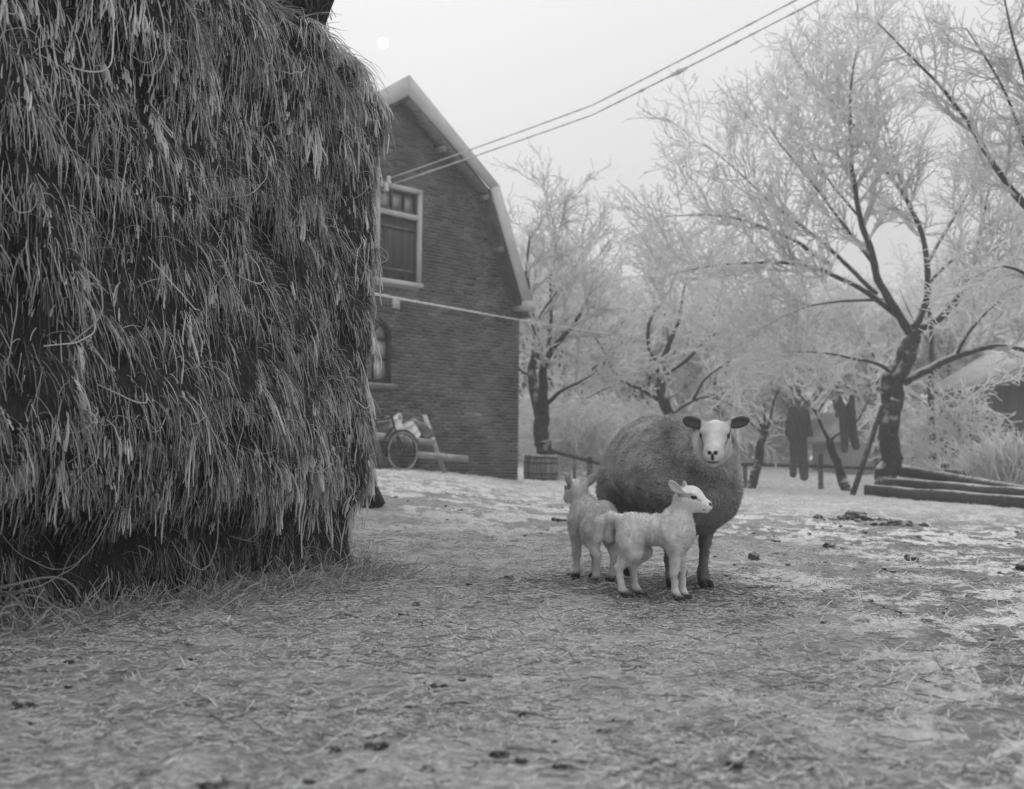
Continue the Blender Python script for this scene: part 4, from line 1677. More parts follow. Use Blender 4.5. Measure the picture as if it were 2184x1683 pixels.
# ---- the ewe
def make_ewe():
    loc = np.array([0.755, 5.45, 0.0])
    loc[2] = float(base_h(loc[0], loc[1]))
    yaw = math.atan2(-0.98, 0.17)
    root = empty('ewe', loc, 'woolly ewe with pale bare face looking straight ahead, standing over her lambs', 'sheep', 'ewe with her two lambs', yaw)
    F = Field((-0.70, -0.36, -0.01), (0.86, 0.36, 0.86), 0.0052)
    F.frame()
    # trunk
    F.ell((-0.29, 0.01, 0.545), (0.24, 0.225, 0.225), 0.1)
    F.ell((-0.05, 0.01, 0.54), (0.33, 0.262, 0.23), 0.1)
    F.ell((0.21, -0.01, 0.535), (0.24, 0.235, 0.235), 0.06)
    F.ell((0.35, -0.005, 0.455), (0.16, 0.195, 0.185), 0.05)
    F.ell((0.30, 0.0, 0.36), (0.13, 0.14, 0.10), 0.08)
    F.rc((0.30, 0, 0.57), (0.46, 0.01, 0.605), 0.19, 0.128, 0.05)
    F.rc((-0.50, 0, 0.60), (-0.56, 0, 0.40), 0.045, 0.03, 0.05)            # short tail
    # hind legs (left one further forward)
    for sy, fx in ((1, 0.07), (-1, -0.03)):
        F.ell((-0.35 + fx * .3, sy * 0.142, 0.44), (0.150, 0.105, 0.20), 0.06)
        kn, hk, ft, hf = (-0.27 + fx, sy * 0.125, 0.36), (-0.44 + fx, sy * 0.105, 0.255), (-0.415 + fx, sy * 0.10, 0.085), (-0.375 + fx, sy * 0.10, 0.032)
        F.rc((-0.34 + fx * .4, sy * 0.13, 0.46), kn, 0.085, 0.07, 0.05)
        F.rc(kn, hk, 0.058, 0.030, 0.025)
        F.rc(hk, ft, 0.026, 0.022, 0.015)
        F.rc(ft, hf, 0.027, 0.029, 0.01)
        F.ell((hf[0] + 0.022, hf[1], 0.025), (0.042, 0.030, 0.028), 0.008)
    # fore legs
    for sy, fx, fy in ((1, 0.0, 0.055), (-1, -0.02, -0.085)):
        el, kn, ft, hf = (0.27, sy * 0.105, 0.36), (0.285 + fx, fy + sy * .012, 0.215), (0.29 + fx, fy, 0.08), (0.312 + fx, fy, 0.035)
        F.rc((0.25, sy * 0.12, 0.44), el, 0.10, 0.062, 0.05)
        F.rc(el, kn, 0.048, 0.026, 0.02)
        F.ell(kn, (0.028, 0.027, 0.036), 0.012)
        F.rc(kn, ft, 0.023, 0.0205, 0.012)
        F.rc(ft, hf, 0.027, 0.029, 0.01)
        F.ell((hf[0] + 0.02, fy + 0.016, 0.024), (0.040, 0.017, 0.027), 0.005)
        F.ell((hf[0] + 0.02, fy - 0.016, 0.024), (0.040, 0.017, 0.027), 0.005)
    # head, turned towards the camera
    hd = np.array([0.560, 0.018, 0.674])
    HR = rotm(yaw=-0.42, pitch=math.radians(21))
    sc = 0.95
    Dbody = F.D.copy()
    F.frame(HR, hd, sc)
    F.ell((0, 0, 0), (0.085, 0.063, 0.072), 0.025)
    F.ell((0.02, 0, 0.022), (0.075, 0.058, 0.056), 0.025)
    F.rc((0.04, 0, 0.012), (0.155, 0, -0.004), 0.058, 0.038, 0.03)
    F.ell((0.172, 0, -0.022), (0.042, 0.043, 0.038), 0.03)
    F.rc((-0.01, 0, -0.045), (0.15, 0, -0.050), 0.046, 0.033, 0.025)
    for sy in (-1, 1):
        F.ell((0.02, sy * 0.030, -0.028), (0.065, 0.032, 0.050), 0.025)
        F.ell((0.042, sy * 0.050, 0.046), (0.030, 0.018, 0.014), 0.015)
        F.ell((0.055, sy * 0.066, 0.028), (0.017, 0.012, 0.012), 0.007, sub=True)
        F.rc((0.205, sy * 0.012, -0.006), (0.198, sy * 0.026, 0.004), 0.004, 0.005, 0.006, sub=True)
    F.rc((0.214, -0.030, -0.040), (0.214, 0.030, -0.040), 0.003, 0.003, 0.006, sub=True)
    ears = []
    for sy in (-1, 1):
        ears.append(cup_ear(F, (-0.03, sy * 0.056, 0.048), (-0.035, sy * 0.146, 0.071), 0.027, 0.013, (0.92, sy * 0.1, 0.36), 0.014))
    V, Q = F.surface()
    V = relax(V, Q, 2, 0.4)
    N_ = vnormals(V, Q)
    H = (V - hd) @ HR / sc
    lump = smooth(0.30, 0.42, V[:, 2]) * smooth(0.52, 0.42, V[:, 0])
    V = V + N_ * (lump * (0.030 * (fbm(V[:, 0] * 9, V[:, 1] * 9, V[:, 2] * 9, 2, 14) - .5) + 0.014 * (fbm(V[:, 0] * 30, V[:, 1] * 30, V[:, 2] * 30, 2, 15) - .5)))[:, None]
    N_ = vnormals(V, Q)
    H = (V - hd) @ HR / sc                       # head coordinates
    # tones
    inhead = (H[:, 0] > -0.075) & (np.abs(H[:, 1]) < 0.2) & (H[:, 2] > -0.12) & (V[:, 0] > 0.46)
    core = np.minimum(seg_d(H, (-.01, 0, 0.0), (0.17, 0, -0.03)) - 0.092, 9)
    face = smooth(0.018, -0.008, core) * smooth(-0.050, -0.005, H[:, 0] - 0.25 * np.clip(-H[:, 2] - .03, 0, 1)) * inhead
    isear = inhead & (np.abs(H[:, 1]) > 0.066) & (H[:, 2] > 0.030)
    tone = 0.34 + 0.05 * (fbm(V[:, 0] * 40, V[:, 1] * 40, V[:, 2] * 40, 2, 4) - .5)
    tone = tone * (1 - face) + face * (0.50 + 0.16 * smooth(0.05, 0.0, np.abs(H[:, 1])) + 0.12 * (fbm(H[:, 0] * 40, H[:, 1] * 40, H[:, 2] * 40, 2, 19) - .5))  # lighter midline paints a highlight on the nose bridge
    tone[isear] = 0.22
    for (c, R), sy in zip(ears, (-1, 1)):
        q = (H - c) @ R
        tone = np.where(isear & (q[:, 2] > -0.004) & (np.abs(q[:, 1]) < 0.026), 0.085, tone)
    nose = np.maximum(blob(H, (0.208, 0.015, 0.002), (0.015, 0.013, 0.011)), blob(H, (0.208, -0.015, 0.002), (0.015, 0.013, 0.011)))
    nose = np.maximum(nose, blob(H, (0.214, 0, -0.014), (0.012, 0.008, 0.018)))
    mouth = blob(H, (0.207, 0, -0.042), (0.020, 0.034, 0.0085))
    eyes = np.maximum(blob(H, (0.055, 0.063, 0.028), (0.023, 0.018, 0.015)), blob(H, (0.055, -0.063, 0.028), (0.023, 0.018, 0.015)))
    tear = np.maximum(seg_d(H, (0.070, 0.058, 0.018), (0.098, 0.048, 0.002)) < 0.0065, seg_d(H, (0.070, -0.058, 0.018), (0.098, -0.048, 0.002)) < 0.0065)
    tone = tone * (1 - 0.93 * np.clip(nose, 0, 1)) * (1 - 0.75 * mouth) * (1 - 0.85 * eyes) * (1 - 0.6 * tear)
    leg = smooth(0.34, 0.27, V[:, 2] + 0.06 * (fbm(V[:, 0] * 30, V[:, 1] * 30, V[:, 2] * 12, 2, 5) - .5))
    tone = tone * (1 - leg) + leg * (0.13 + 0.12 * (fbm(V[:, 0] * 45, V[:, 1] * 45, V[:, 2] * 30, 2, 6) - .3))
    hoof = smooth(0.062, 0.045, V[:, 2])
    tone = np.clip(tone * (1 - hoof) + 0.035 * hoof, 0.012, 1)
    coat_mesh(root, 'body', V, Q, tone)
    for sy in (-1, 1):
        eye(root, HR @ (np.array([0.052, sy * 0.054, 0.028]) * sc) + hd, 0.0125, None)
    wool = np.clip((1 - face) * (~isear) * smooth(0.26, 0.36, V[:, 2]), 0, 1) + 1e-6
    near_face = inhead & (face > 0.05)
    wool[near_face] *= 0.15
    soil_and_shade = lambda b, i_: (0.38 + 0.18 * rng.random(len(b)) + 0.50 * (fbm(b[:, 0] * 15, b[:, 1] * 15, b[:, 2] * 15, 3, 31) - 0.5)).clip(.06, .8) * (0.58 + 0.42 * smooth(0.34, 0.56, b[:, 2] + 0.12 * (fbm(b[:, 0] * 8, b[:, 1] * 8, b[:, 2] * 8, 2, 33) - .5)))   # soiled belly wool, with shade under the body painted into its tone
    fleece(root, 'fleece', V, N_, wool, 85000, 0.020, 0.0011, soil_and_shade, 0.75, (0, 0, -0.25), cl=0.022)
    top = np.argwhere((N_[:, 2] > 0.75) & (V[:, 0] < 0.2)).ravel()
    i_ = rng.choice(top, 26)
    d_ = unit(rng.normal(0, 1, (26, 3)) * np.array([1, 1, .2]))
    Ls = rng.uniform(.02, .10, (26, 1))
    P_ = np.stack([V[i_] + np.array([0, 0, .012]) + d_ * Ls * (f - .5) for f in (0, .33, .67, 1)], 1)
    st_ = hair('straw_bits', P_, 0.0011 * np.ones((1, 4)), rng.uniform(.15, .6, 26), M_STRAND)
    st_.parent = root
    st_['kind'] = 'stuff'
    short = np.clip(leg * smooth(0.05, 0.09, V[:, 2]), 0, 1) + 1e-6
    fleece(root, 'leg_hair', V, N_, short, 6000, 0.007, 0.0007, lambda b, i_: tone[i_] * rng.uniform(0.7, 1.4, len(b)), 0.4, (0, 0, -0.9), cl=0.012)
    return root


make_ewe()


# ---- the lambs
def make_lamb(loc, fwd, label, head_yaw, head_pitch, neck_to, pose, tail, sz=1.0, seed=1, grime=1.0, ear_tone=0.5, ear_tips=((-0.070, -0.080, 0.060), (-0.055, 0.085, 0.060))):
    loc = np.asarray(loc, float)
    loc = np.append(loc[:2], float(base_h(loc[0], loc[1])) - 0.004)
    yaw = math.atan2(fwd[1], fwd[0])
    root = empty('lamb', loc, label, 'lamb', 'ewe with her two lambs', yaw)
    root.scale = (sz, sz, sz)
    F = Field((-0.31, -0.14, -0.008), (0.36, 0.15, 0.60), 0.0036)
    F.frame()
    K = 0.79
    p3 = lambda x, y, z: (x * K, y, z)
    F.ell(p3(-0.005, 0, 0.291), (0.17 * K, 0.066, 0.063), 0.04)
    F.ell(p3(-0.135, 0, 0.288), (0.076 * K, 0.066, 0.070), 0.04)
    F.ell(p3(0.100, 0, 0.287), (0.085 * K, 0.063, 0.076), 0.04)
    F.ell(p3(0.135, 0, 0.275), (0.050 * K, 0.050, 0.066), 0.04)
    nk = np.array(neck_to, float)
    F.rc(p3(0.100, 0, 0.30), nk, 0.058, 0.039, 0.035)
    for sy in (-1, 1):
        hx, hy, fx, fy = pose[0 if sy > 0 else 1]
        F.ell(p3(-0.135, sy * 0.050, 0.235), (0.052, 0.031, 0.070), 0.025)
        kn, hk, ft, hf = p3(-0.105 + hx * .5, sy * 0.050, 0.195), p3(-0.190 + hx, sy * 0.044 + hy, 0.132), p3(-0.172 + hx, sy * 0.042 + hy, 0.046), p3(-0.145 + hx, sy * 0.042 + hy, 0.018)
        F.rc(p3(-0.13, sy * 0.05, 0.235), kn, 0.048, 0.035, 0.025)
        F.rc(kn, hk, 0.031, 0.0185, 0.014)
        F.rc(hk, ft, 0.0165, 0.0140, 0.008)
        F.rc(ft, hf, 0.0165, 0.0185, 0.007)
        F.ell((hf[0] + 0.008, hf[1] + .008, 0.014), (0.024, 0.010, 0.016), 0.003)
        F.ell((hf[0] + 0.008, hf[1] - .008, 0.014), (0.024, 0.010, 0.016), 0.003)
        el, kn, ft, hf = p3(0.105, sy * 0.046, 0.222), p3(0.118 + fx, sy * 0.040 + fy, 0.120), p3(0.118 + fx, sy * 0.038 + fy, 0.044), p3(0.134 + fx, sy * 0.038 + fy, 0.018)
        F.rc(p3(0.095, sy * 0.044, 0.26), el, 0.044, 0.034, 0.025)
        F.rc(el, kn, 0.030, 0.0195, 0.014)
        F.ell(kn, (0.0215, 0.020, 0.027), 0.010)
        F.rc(kn, ft, 0.0165, 0.0140, 0.008)
        F.rc(ft, hf, 0.0165, 0.0185, 0.007)
        F.ell((hf[0] + 0.008, hf[1] + .008, 0.014), (0.024, 0.010, 0.016), 0.003)
        F.ell((hf[0] + 0.008, hf[1] - .008, 0.014), (0.024, 0.010, 0.016), 0.003)
    for a, b, ra, rb in tail:
        F.rc(a, b, ra, rb, 0.02)
    HR = rotm(head_yaw, head_pitch)
    hd = nk + HR @ np.array([0.022, 0, 0.016])
    F.frame(HR, hd, 1.0)
    F.ell((0, 0, 0), (0.052, 0.046, 0.050), 0.02)
    F.ell((0.012, 0, 0.014), (0.042, 0.036, 0.038), 0.02)
    F.rc((0.02, 0, 0.004), (0.074, 0, -0.013), 0.037, 0.022, 0.02)
    F.ell((0.080, 0, -0.021), (0.022, 0.021, 0.019), 0.015)
    F.rc((-0.006, 0, -0.024), (0.074, 0, -0.033), 0.033, 0.015, 0.015)
    for sy in (-1, 1):
        F.ell((0.032, sy * 0.039, 0.010), (0.011, 0.010, 0.009), 0.005, sub=True)
        F.ell((0.024, sy * 0.033, 0.024), (0.018, 0.010, 0.010), 0.01)
        F.rc((0.097, sy * 0.007, -0.011), (0.091, sy * 0.014, -0.006), 0.0025, 0.003, 0.004, sub=True)
        F.rc((0.069, sy * 0.021, -0.034), (0.100, sy * 0.006, -0.031), 0.002, 0.0018, 0.003, sub=True)
    ears = []
    for sy, (tx, ty, tz) in zip((-1, 1), ear_tips):
        ears.append(cup_ear(F, (-0.020, sy * 0.040, 0.022), (tx, ty, tz), 0.021, 0.0095, (0.7, sy * 0.35, 0.0), 0.010))
    V, Q = F.surface()
    V = relax(V, Q, 2, 0.4)
    N_ = vnormals(V, Q)
    # loose skin: upright folds over the ribs and shoulder
    fold = smooth(0.16, 0.24, V[:, 2]) * smooth(0.115, 0.06, np.abs(V[:, 0] + 0.01))
    wv = np.sin(V[:, 0] * 150 + 5 * fbm(V[:, 0] * 9, V[:, 1] * 6, V[:, 2] * 9, 2, 70 + seed))
    V = V + N_ * (0.0028 * fold * wv + 0.008 * (fbm(V[:, 0] * 32, V[:, 1] * 32, V[:, 2] * 32, 2, 80 + seed) - .5) * smooth(0.1, 0.2, V[:, 2]) * smooth(0.10, 0.05, V[:, 0]))[:, None]
    N_ = vnormals(V, Q)
    H = (V - hd) @ HR
    inhead = (H[:, 0] > -0.09) & (np.linalg.norm(H - np.array([0.02, 0, 0]), axis=1) < 0.15) & (H[:, 2] > -0.06)
    core = seg_d(H, (0.0, 0, 0.0), (0.08, 0, -0.015)) - 0.060
    face = smooth(0.012, -0.006, core) * smooth(-0.03, 0.005, H[:, 0] + 0.5 * np.clip(H[:, 2], -1, 0)) * inhead
    isear = inhead & (np.abs(H[:, 1]) > 0.044) & (H[:, 2] > 0.006)
    dirt = fbm(V[:, 0] * 26, V[:, 1] * 26, V[:, 2] * 22, 3, 60 + seed)
    tone = 0.68 + 0.18 * (dirt - .5)
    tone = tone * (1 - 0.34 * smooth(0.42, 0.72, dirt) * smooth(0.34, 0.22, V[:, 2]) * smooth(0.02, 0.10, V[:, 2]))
    tone = tone * (1 - face) + 0.80 * face
    tone[isear] = ear_tone
    for (c, R), sy in zip(ears, (-1, 1)):
        q = (H - c) @ R
        tone = np.where(isear & (q[:, 2] > -0.002) & (np.abs(q[:, 1]) < 0.016), ear_tone * 0.8, tone)
    tone = tone * grime
    nose = np.maximum(blob(H, (0.096, 0.010, -0.009), (0.010, 0.009, 0.008)), blob(H, (0.096, -0.010, -0.009), (0.010, 0.009, 0.008)))
    nose = np.maximum(nose, 0.8 * blob(H, (0.101, 0, -0.014), (0.006, 0.008, 0.007)))
    mouth = np.maximum(seg_d(H, (0.069, 0.021, -0.035), (0.101, 0.004, -0.031)) < 0.003, seg_d(H, (0.069, -0.021, -0.035), (0.101, -0.004, -0.031)) < 0.003)
    eyes = np.maximum(blob(H, (0.034, 0.040, 0.010), (0.015, 0.012, 0.009)), blob(H, (0.034, -0.040, 0.010), (0.015, 0.012, 0.009)))
    tear = np.maximum(seg_d(H, (0.046, 0.035, 0.006), (0.060, 0.028, 0.0)) < 0.003, seg_d(H, (0.046, -0.035, 0.006), (0.060, -0.028, 0.0)) < 0.003)
    tone = tone * (1 - 0.93 * np.clip(nose, 0, 1)) * (1 - 0.65 * mouth) * (1 - 0.9 * eyes) * (1 - 0.6 * tear)
    knee = np.zeros(len(V))
    for sy in (-1, 1):
        fx, fy = pose[0 if sy > 0 else 1][2:]
        knee = np.maximum(knee, blob(V, np.array([0.118 * 0.82 + fx + 0.02, sy * 0.040 + fy, 0.110]), (0.016, 0.020, 0.022)))
    tone = tone * (1 - 0.75 * knee)
    foot = smooth(0.045, 0.022, V[:, 2] + 0.02 * (dirt - .5))
    tone = np.clip(tone * (1 - foot) + 0.05 * foot, 0.012, 1)
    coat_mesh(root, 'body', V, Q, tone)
    for sy in (-1, 1):
        eye(root, HR @ np.array([0.030, sy * 0.0345, 0.010]) + hd, 0.0082, None)
    wool = np.clip((1 - 0.9 * face) * (~isear), 0, 1) * smooth(0.035, 0.09, V[:, 2]) + 1e-6
    wool = wool * (0.30 + 0.70 * smooth(0.13, 0.22, V[:, 2]))
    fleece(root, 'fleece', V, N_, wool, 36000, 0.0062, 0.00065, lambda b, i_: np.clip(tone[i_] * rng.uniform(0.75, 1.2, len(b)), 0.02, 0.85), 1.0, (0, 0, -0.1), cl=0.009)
    return root


TAIL_UP = [((-0.160, 0, 0.335), (-0.195, 0, 0.338), 0.018, 0.019), ((-0.195, 0, 0.338), (-0.238, 0.004, 0.316), 0.019, 0.021), ((-0.238, 0.004, 0.316), (-0.250, 0.008, 0.245), 0.021, 0.019)]
TAIL_DN = [((-0.155, 0, 0.325), (-0.185, 0, 0.300), 0.022, 0.023), ((-0.185, 0, 0.300), (-0.190, 0.01, 0.20), 0.023, 0.017)]
make_lamb((0.605, 4.80), (0.95, -0.31), 'white lamb in profile nearest the camera, head raised and turned right', -0.12, 0.12, (0.110, 0.0, 0.408),
          ((0.050, 0.0, 0.010, 0.0), (0.0, 0.0, -0.012, 0.0)), TAIL_UP, seed=1)
make_lamb((0.398, 5.58), (-0.33, 0.944), 'dingy lamb seen from behind with head turned away beside the rump of the ewe', 0.12, 0.16, (0.095, 0.030, 0.385),
          ((0.0, 0.0, 0.0, 0.0), (0.03, 0.0, -0.03, 0.0)), TAIL_DN, sz=1.09, seed=2, grime=0.92, ear_tone=0.42, ear_tips=((-0.050, -0.076, 0.068), (-0.050, 0.072, 0.070)))
# ------------------------------------------------------------------ wires
def cable(name, pts, r, label, cat, n=120, sag=0.0, group=None, lumps=()):
    P, L = resample(np.array(pts), n)
    u = np.linspace(0, 1, n)
    P[:, 2] -= sag * 4 * u * (1 - u)
    R = r * (1 + 0.45 * (noise3(u * L * 6, 0, 0, 3) - 0.3) + 0.25 * (noise3(u * L * 25, 0, 0, 4) - 0.5))
    for c, w_, k in lumps:
        R = R * (1 + k * np.exp(-((u - c) / w_) ** 2))
    g = Geo().tubes(P, R, 6, cap=True)
    o = g.build(name, M_RIMEW, smooth=True)
    return tag(o, label, cat, group)


M_RIMEW = mat('rimed_wire', 0.42, 0.7, 20, 0.9)
cable('power_cable', [INS[0], at(1262, 217, 17.5), at(1690, -2, 14.2), at(1990, -160, 12.6)], 0.0105, 'upper of two frosted cables running from the barn gable over the yard', 'cable', 600, 0.06, 'frosted cables over the yard')
cable('power_cable', [INS[1], at(1262, 238, 17.5), at(1738, -2, 14.0), at(2040, -160, 12.4)], 0.0105, 'lower of two frosted cables with thick clumps of rime on it', 'cable', 600, 0.06, 'frosted cables over the yard',
      lumps=((0.515, 0.006, 1.2), (0.585, 0.011, 2.4), (0.69, 0.004, 1.4), (0.10, 0.02, 0.6)))
s_, z_ = wall_sz(770, 622, 0.05)
p0 = at(770, 622, 10.5)
cable('clothes_wire', [p0, at(980, 657, 16.0), at(1106, 680, 21.4), at(1410, 730, 26.8)], 0.013, 'thin frosted wire from behind the haystack across the barn to the orchard', 'wire', 140, 0.02)

# ------------------------------------------------------------------ milk can rack and bicycle against the barn
rb = wp(*wall_sz(880, 1000, 0.75)[:1], 0, 0.75)
rack = empty('milk_can_rack', rb * np.array([1, 1, 0]), 'slanting wooden milk can rack against the barn wall beside the haystack', 'rack')


def wpx(u, v, off):
    s, z = wall_sz(u, v, off)
    return wp(s, z, off)


M_RACK = mat('weathered_wood', 0.22, 0.36, 6, 0.85, 0.3, 40, frost=0.6)
M_RACKD = mat('dark_wood', 0.09, 0.16, 6, 0.85, 0.3, 40, frost=0.5)
adopt(rack, Geo().beam(wpx(904, 886, 0.30), wpx(948, 1012, 0.80), 0.10, 0.06, up=n3).build('post', M_RACK))
adopt(rack, Geo().beam(wpx(792, 900, 0.30), wpx(818, 1010, 0.80), 0.10, 0.06, up=n3).build('post', M_RACKD))
adopt(rack, Geo().beam(wpx(785, 929, 0.56), wpx(846, 936, 0.56), 0.06, 0.14, up=(0, 0, 1)).beam(wpx(851, 936, 0.56), wpx(924, 945, 0.56), 0.06, 0.12).build('rail', M_RACK))
adopt(rack, Geo().beam(wpx(785, 950, 0.30), wpx(930, 960, 0.30), 0.06, 0.10).build('rail', M_RACKD))
adopt(rack, Geo().beam(wpx(790, 918, 0.40), wpx(918, 926, 0.40), 0.20, 0.04).build('rail', M_RACKD))
pk = Geo().beam(wpx(890, 970, 0.95), wpx(996, 979, 0.95), 0.07, 0.115)
tag(pk.build('plank', M_RACK), 'pale plank lying level across the rack leg, its end sticking out to the right', 'plank')
g = Geo()
a, b = wpx(944, 976, 0.9), wpx(952, 1012, 0.9)


def vessel(name, base_px, top_px, off, r0, r1, m, label, cat, group, handle=True, k=18):
    a, b = wpx(*base_px, off), wpx(*top_px, off)
    d = b - a
    L = np.linalg.norm(d)
    q = Vector(d).to_track_quat('Z', 'Y').to_matrix().to_4x4()
    M = np.array(Matrix.Translation(Vector(a)) @ q)
    root = empty(name, a, label, cat, group)
    prof = [(0.001, 0), (r0, 0), (r0 * 1.05, 0.02), (r0 * .98, 0.035), (r0 * .97, L * .45), (r0 * .99, L * .46), (r0 * .96, L * .48), (r1, L * .96), (r1 * 1.06, L * .97), (r1 * 1.04, L), (0.001, L)]
    adopt(root, Geo().lathe(prof, k, M).build('can_body', m, smooth=False))
    if handle:
        sd = unit(np.cross(d / L, n3))
        hp = [b + sd * r1 * .2, b + sd * (r1 + 0.06) + d / L * 0.03, b + sd * (r1 + 0.09) - d / L * 0.06, b + sd * (r0) - d / L * L * 0.40]
        P, _ = resample(np.array(hp), 12)
        adopt(root, Geo().tubes(P, np.full(12, 0.018), 6).build('handle', m))
    return root


M_ENAM = mat('pale_enamel', 0.68, 0.78, 3, 0.4, 0.1, frost=0.4)
M_CAN = mat('dull_tin', 0.10, 0.2, 4, 0.5, frost=0.4)
vessel('milk_can', (849, 929), (838, 892), 0.50, 0.135, 0.105, M_ENAM, 'pale can with bent handle standing upside down on the rack', 'can', 'cans drying on the rack')
vessel('bucket', (880, 934), (867, 905), 0.50, 0.155, 0.125, M_ENAM, 'pale tapered bucket tilted upside down on the rack', 'bucket', 'cans drying on the rack', handle=False)
vessel('milk_can', (823, 928), (815, 897), 0.48, 0.15, 0.12, M_CAN, 'dark can on the rack close to the edge of the haystack', 'can', 'cans drying on the rack')
# folded sack
F = Field((-0.42, -0.16, -0.02), (0.42, 0.18, 0.34), 0.02)
F.frame(rotm(0, math.radians(24)))
F.ell((0, 0, 0.16), (0.33, 0.11, 0.11), 0.05)
F.ell((0.15, 0.02, 0.15), (0.2, 0.10, 0.13), 0.05)
F.ell((-0.1, -0.04, 0.2), (0.22, 0.06, 0.05), 0.05)
V, Q = F.surface()
V = V + (fbm(V[:, 0] * 9, V[:, 1] * 9, V[:, 2] * 9, 2, 3) - .5)[:, None] * 0.05
sk = bpy.data.objects.new('sack', raw_mesh('sack', V, Q, None, True))
sk.data.materials.append(mat('grey_sacking', 0.10, 0.20, 8, 0.95, 0.3, frost=0.35))
COL.objects.link(sk)
c = wpx(892, 934, 0.45)
ang_w = math.atan2(-WD[1], -WD[0])
sk.location = Vector(c)
sk.rotation_euler = (0, 0, ang_w)
tag(sk, 'dark grey sack slumped on the rack between bucket and post', 'sack')

bc = wpx(859, 963, 1.0)
bike = empty('bicycle', bc - np.array([0, 0, 0.33]), 'old bicycle leaning on the rack with its thin front wheel and dark mudguard showing', 'bicycle')
M_TYRE = mat('old_tyre', 0.2, 0.32, 30, 0.9, frost=0.4)
ux = np.array([-WD[0], -WD[1], 0])             # along the wall to the right


def circ(c, r, n=40, a0=0.0, a1=2 * math.pi):
    t = np.linspace(a0, a1, n)
    return c + r * (np.cos(t)[:, None] * ux + np.sin(t)[:, None] * np.array([0, 0, 1.0]))


for c in (bc, bc - ux * 1.05 - n3 * 0.05):
    w = Geo().tubes(circ(c, 0.315), np.full(40, 0.020), 8).build('wheel', M_TYRE, smooth=True)
    adopt(bike, w)
    adopt(w, Geo().tubes(circ(c, 0.292), np.full(40, 0.011), 6).build('rim', M_IRON, smooth=True))
    g = Geo()
    t = np.linspace(0, 2 * math.pi, 29)[:-1]
    for q in range(28):
        e = c + 0.288 * (math.cos(t[q]) * ux + math.sin(t[q]) * np.array([0, 0, 1.0]))
        g.tubes(np.array([c + n3 * (0.03 if q % 2 else -0.03), e]), np.array([0.002, 0.002]), 4)
    g.tubes(np.array([c - n3 * 0.045, c + n3 * 0.045]), np.array([0.02, 0.02]), 8, cap=True)
    sp = g.build('spoke', M_IRON)
    sp['kind'] = 'stuff'
    adopt(w, sp)
    adopt(bike, Geo().tubes(circ(c, 0.352, 22, math.radians(25), math.radians(195)), np.full(22, 0.020), 6).build('mudguard', M_FRAME, smooth=True))
rc_ = bc - ux * 1.05 - n3 * 0.05
up = np.array([0, 0, 1.0])
head0, head1 = bc - ux * 0.20 + up * 0.42, bc - ux * 0.26 + up * 0.60
seat0, bbk = bc - ux * 0.80 + up * 0.52, bc - ux * 0.62 - up * 0.04
g = Geo()
for a, b, r in ((head0, head1, .018), (head0, bbk, .016), (head1 - up * .05, seat0 - up * .06, .016), (seat0, bbk, .016), (bbk, rc_, .011), (seat0 - up * .05, rc_, .010)):
    g.tubes(np.array([a, b]), np.array([r, r]), 8, cap=True)
adopt(bike, g.build('frame', M_FRAME, smooth=True))
g = Geo().tubes(np.array([head0, bc + n3 * 0.05]), np.array([.014, .010]), 8).tubes(np.array([head0, bc - n3 * 0.05]), np.array([.014, .010]), 8)
adopt(bike, g.build('fork', M_IRON, smooth=True))
hb = np.array([head1 + up * .08 + n3 * .28 - ux * .16, head1 + up * .10 + n3 * .22, head1 + up * .06, head1 + up * .10 - n3 * .22, head1 + up * .08 - n3 * .28 - ux * .16])
P, _ = resample(hb, 18)
adopt(bike, Geo().tubes(P, np.full(18, .012), 8, cap=True).build('handlebar', M_IRON, smooth=True))
Mx = np.eye(4)
Mx[:3, 3] = seat0 + up * 0.06
adopt(bike, Geo().tubes(np.array([seat0 + up * .08 - ux * .13, seat0 + up * .085 + ux * .0, seat0 + up * .075 + ux * .14]), np.array([.075, .055, .02]), 10, cap=True).build('saddle', M_FRAME, smooth=True))

# ------------------------------------------------------------------ barrels by the barn corner
M_BAR = mat('barrel_oak', 0.13, 0.24, 10, 0.85, 0.3, 40, stretch=(3, 3, .4), frost=0.85, tone=True)


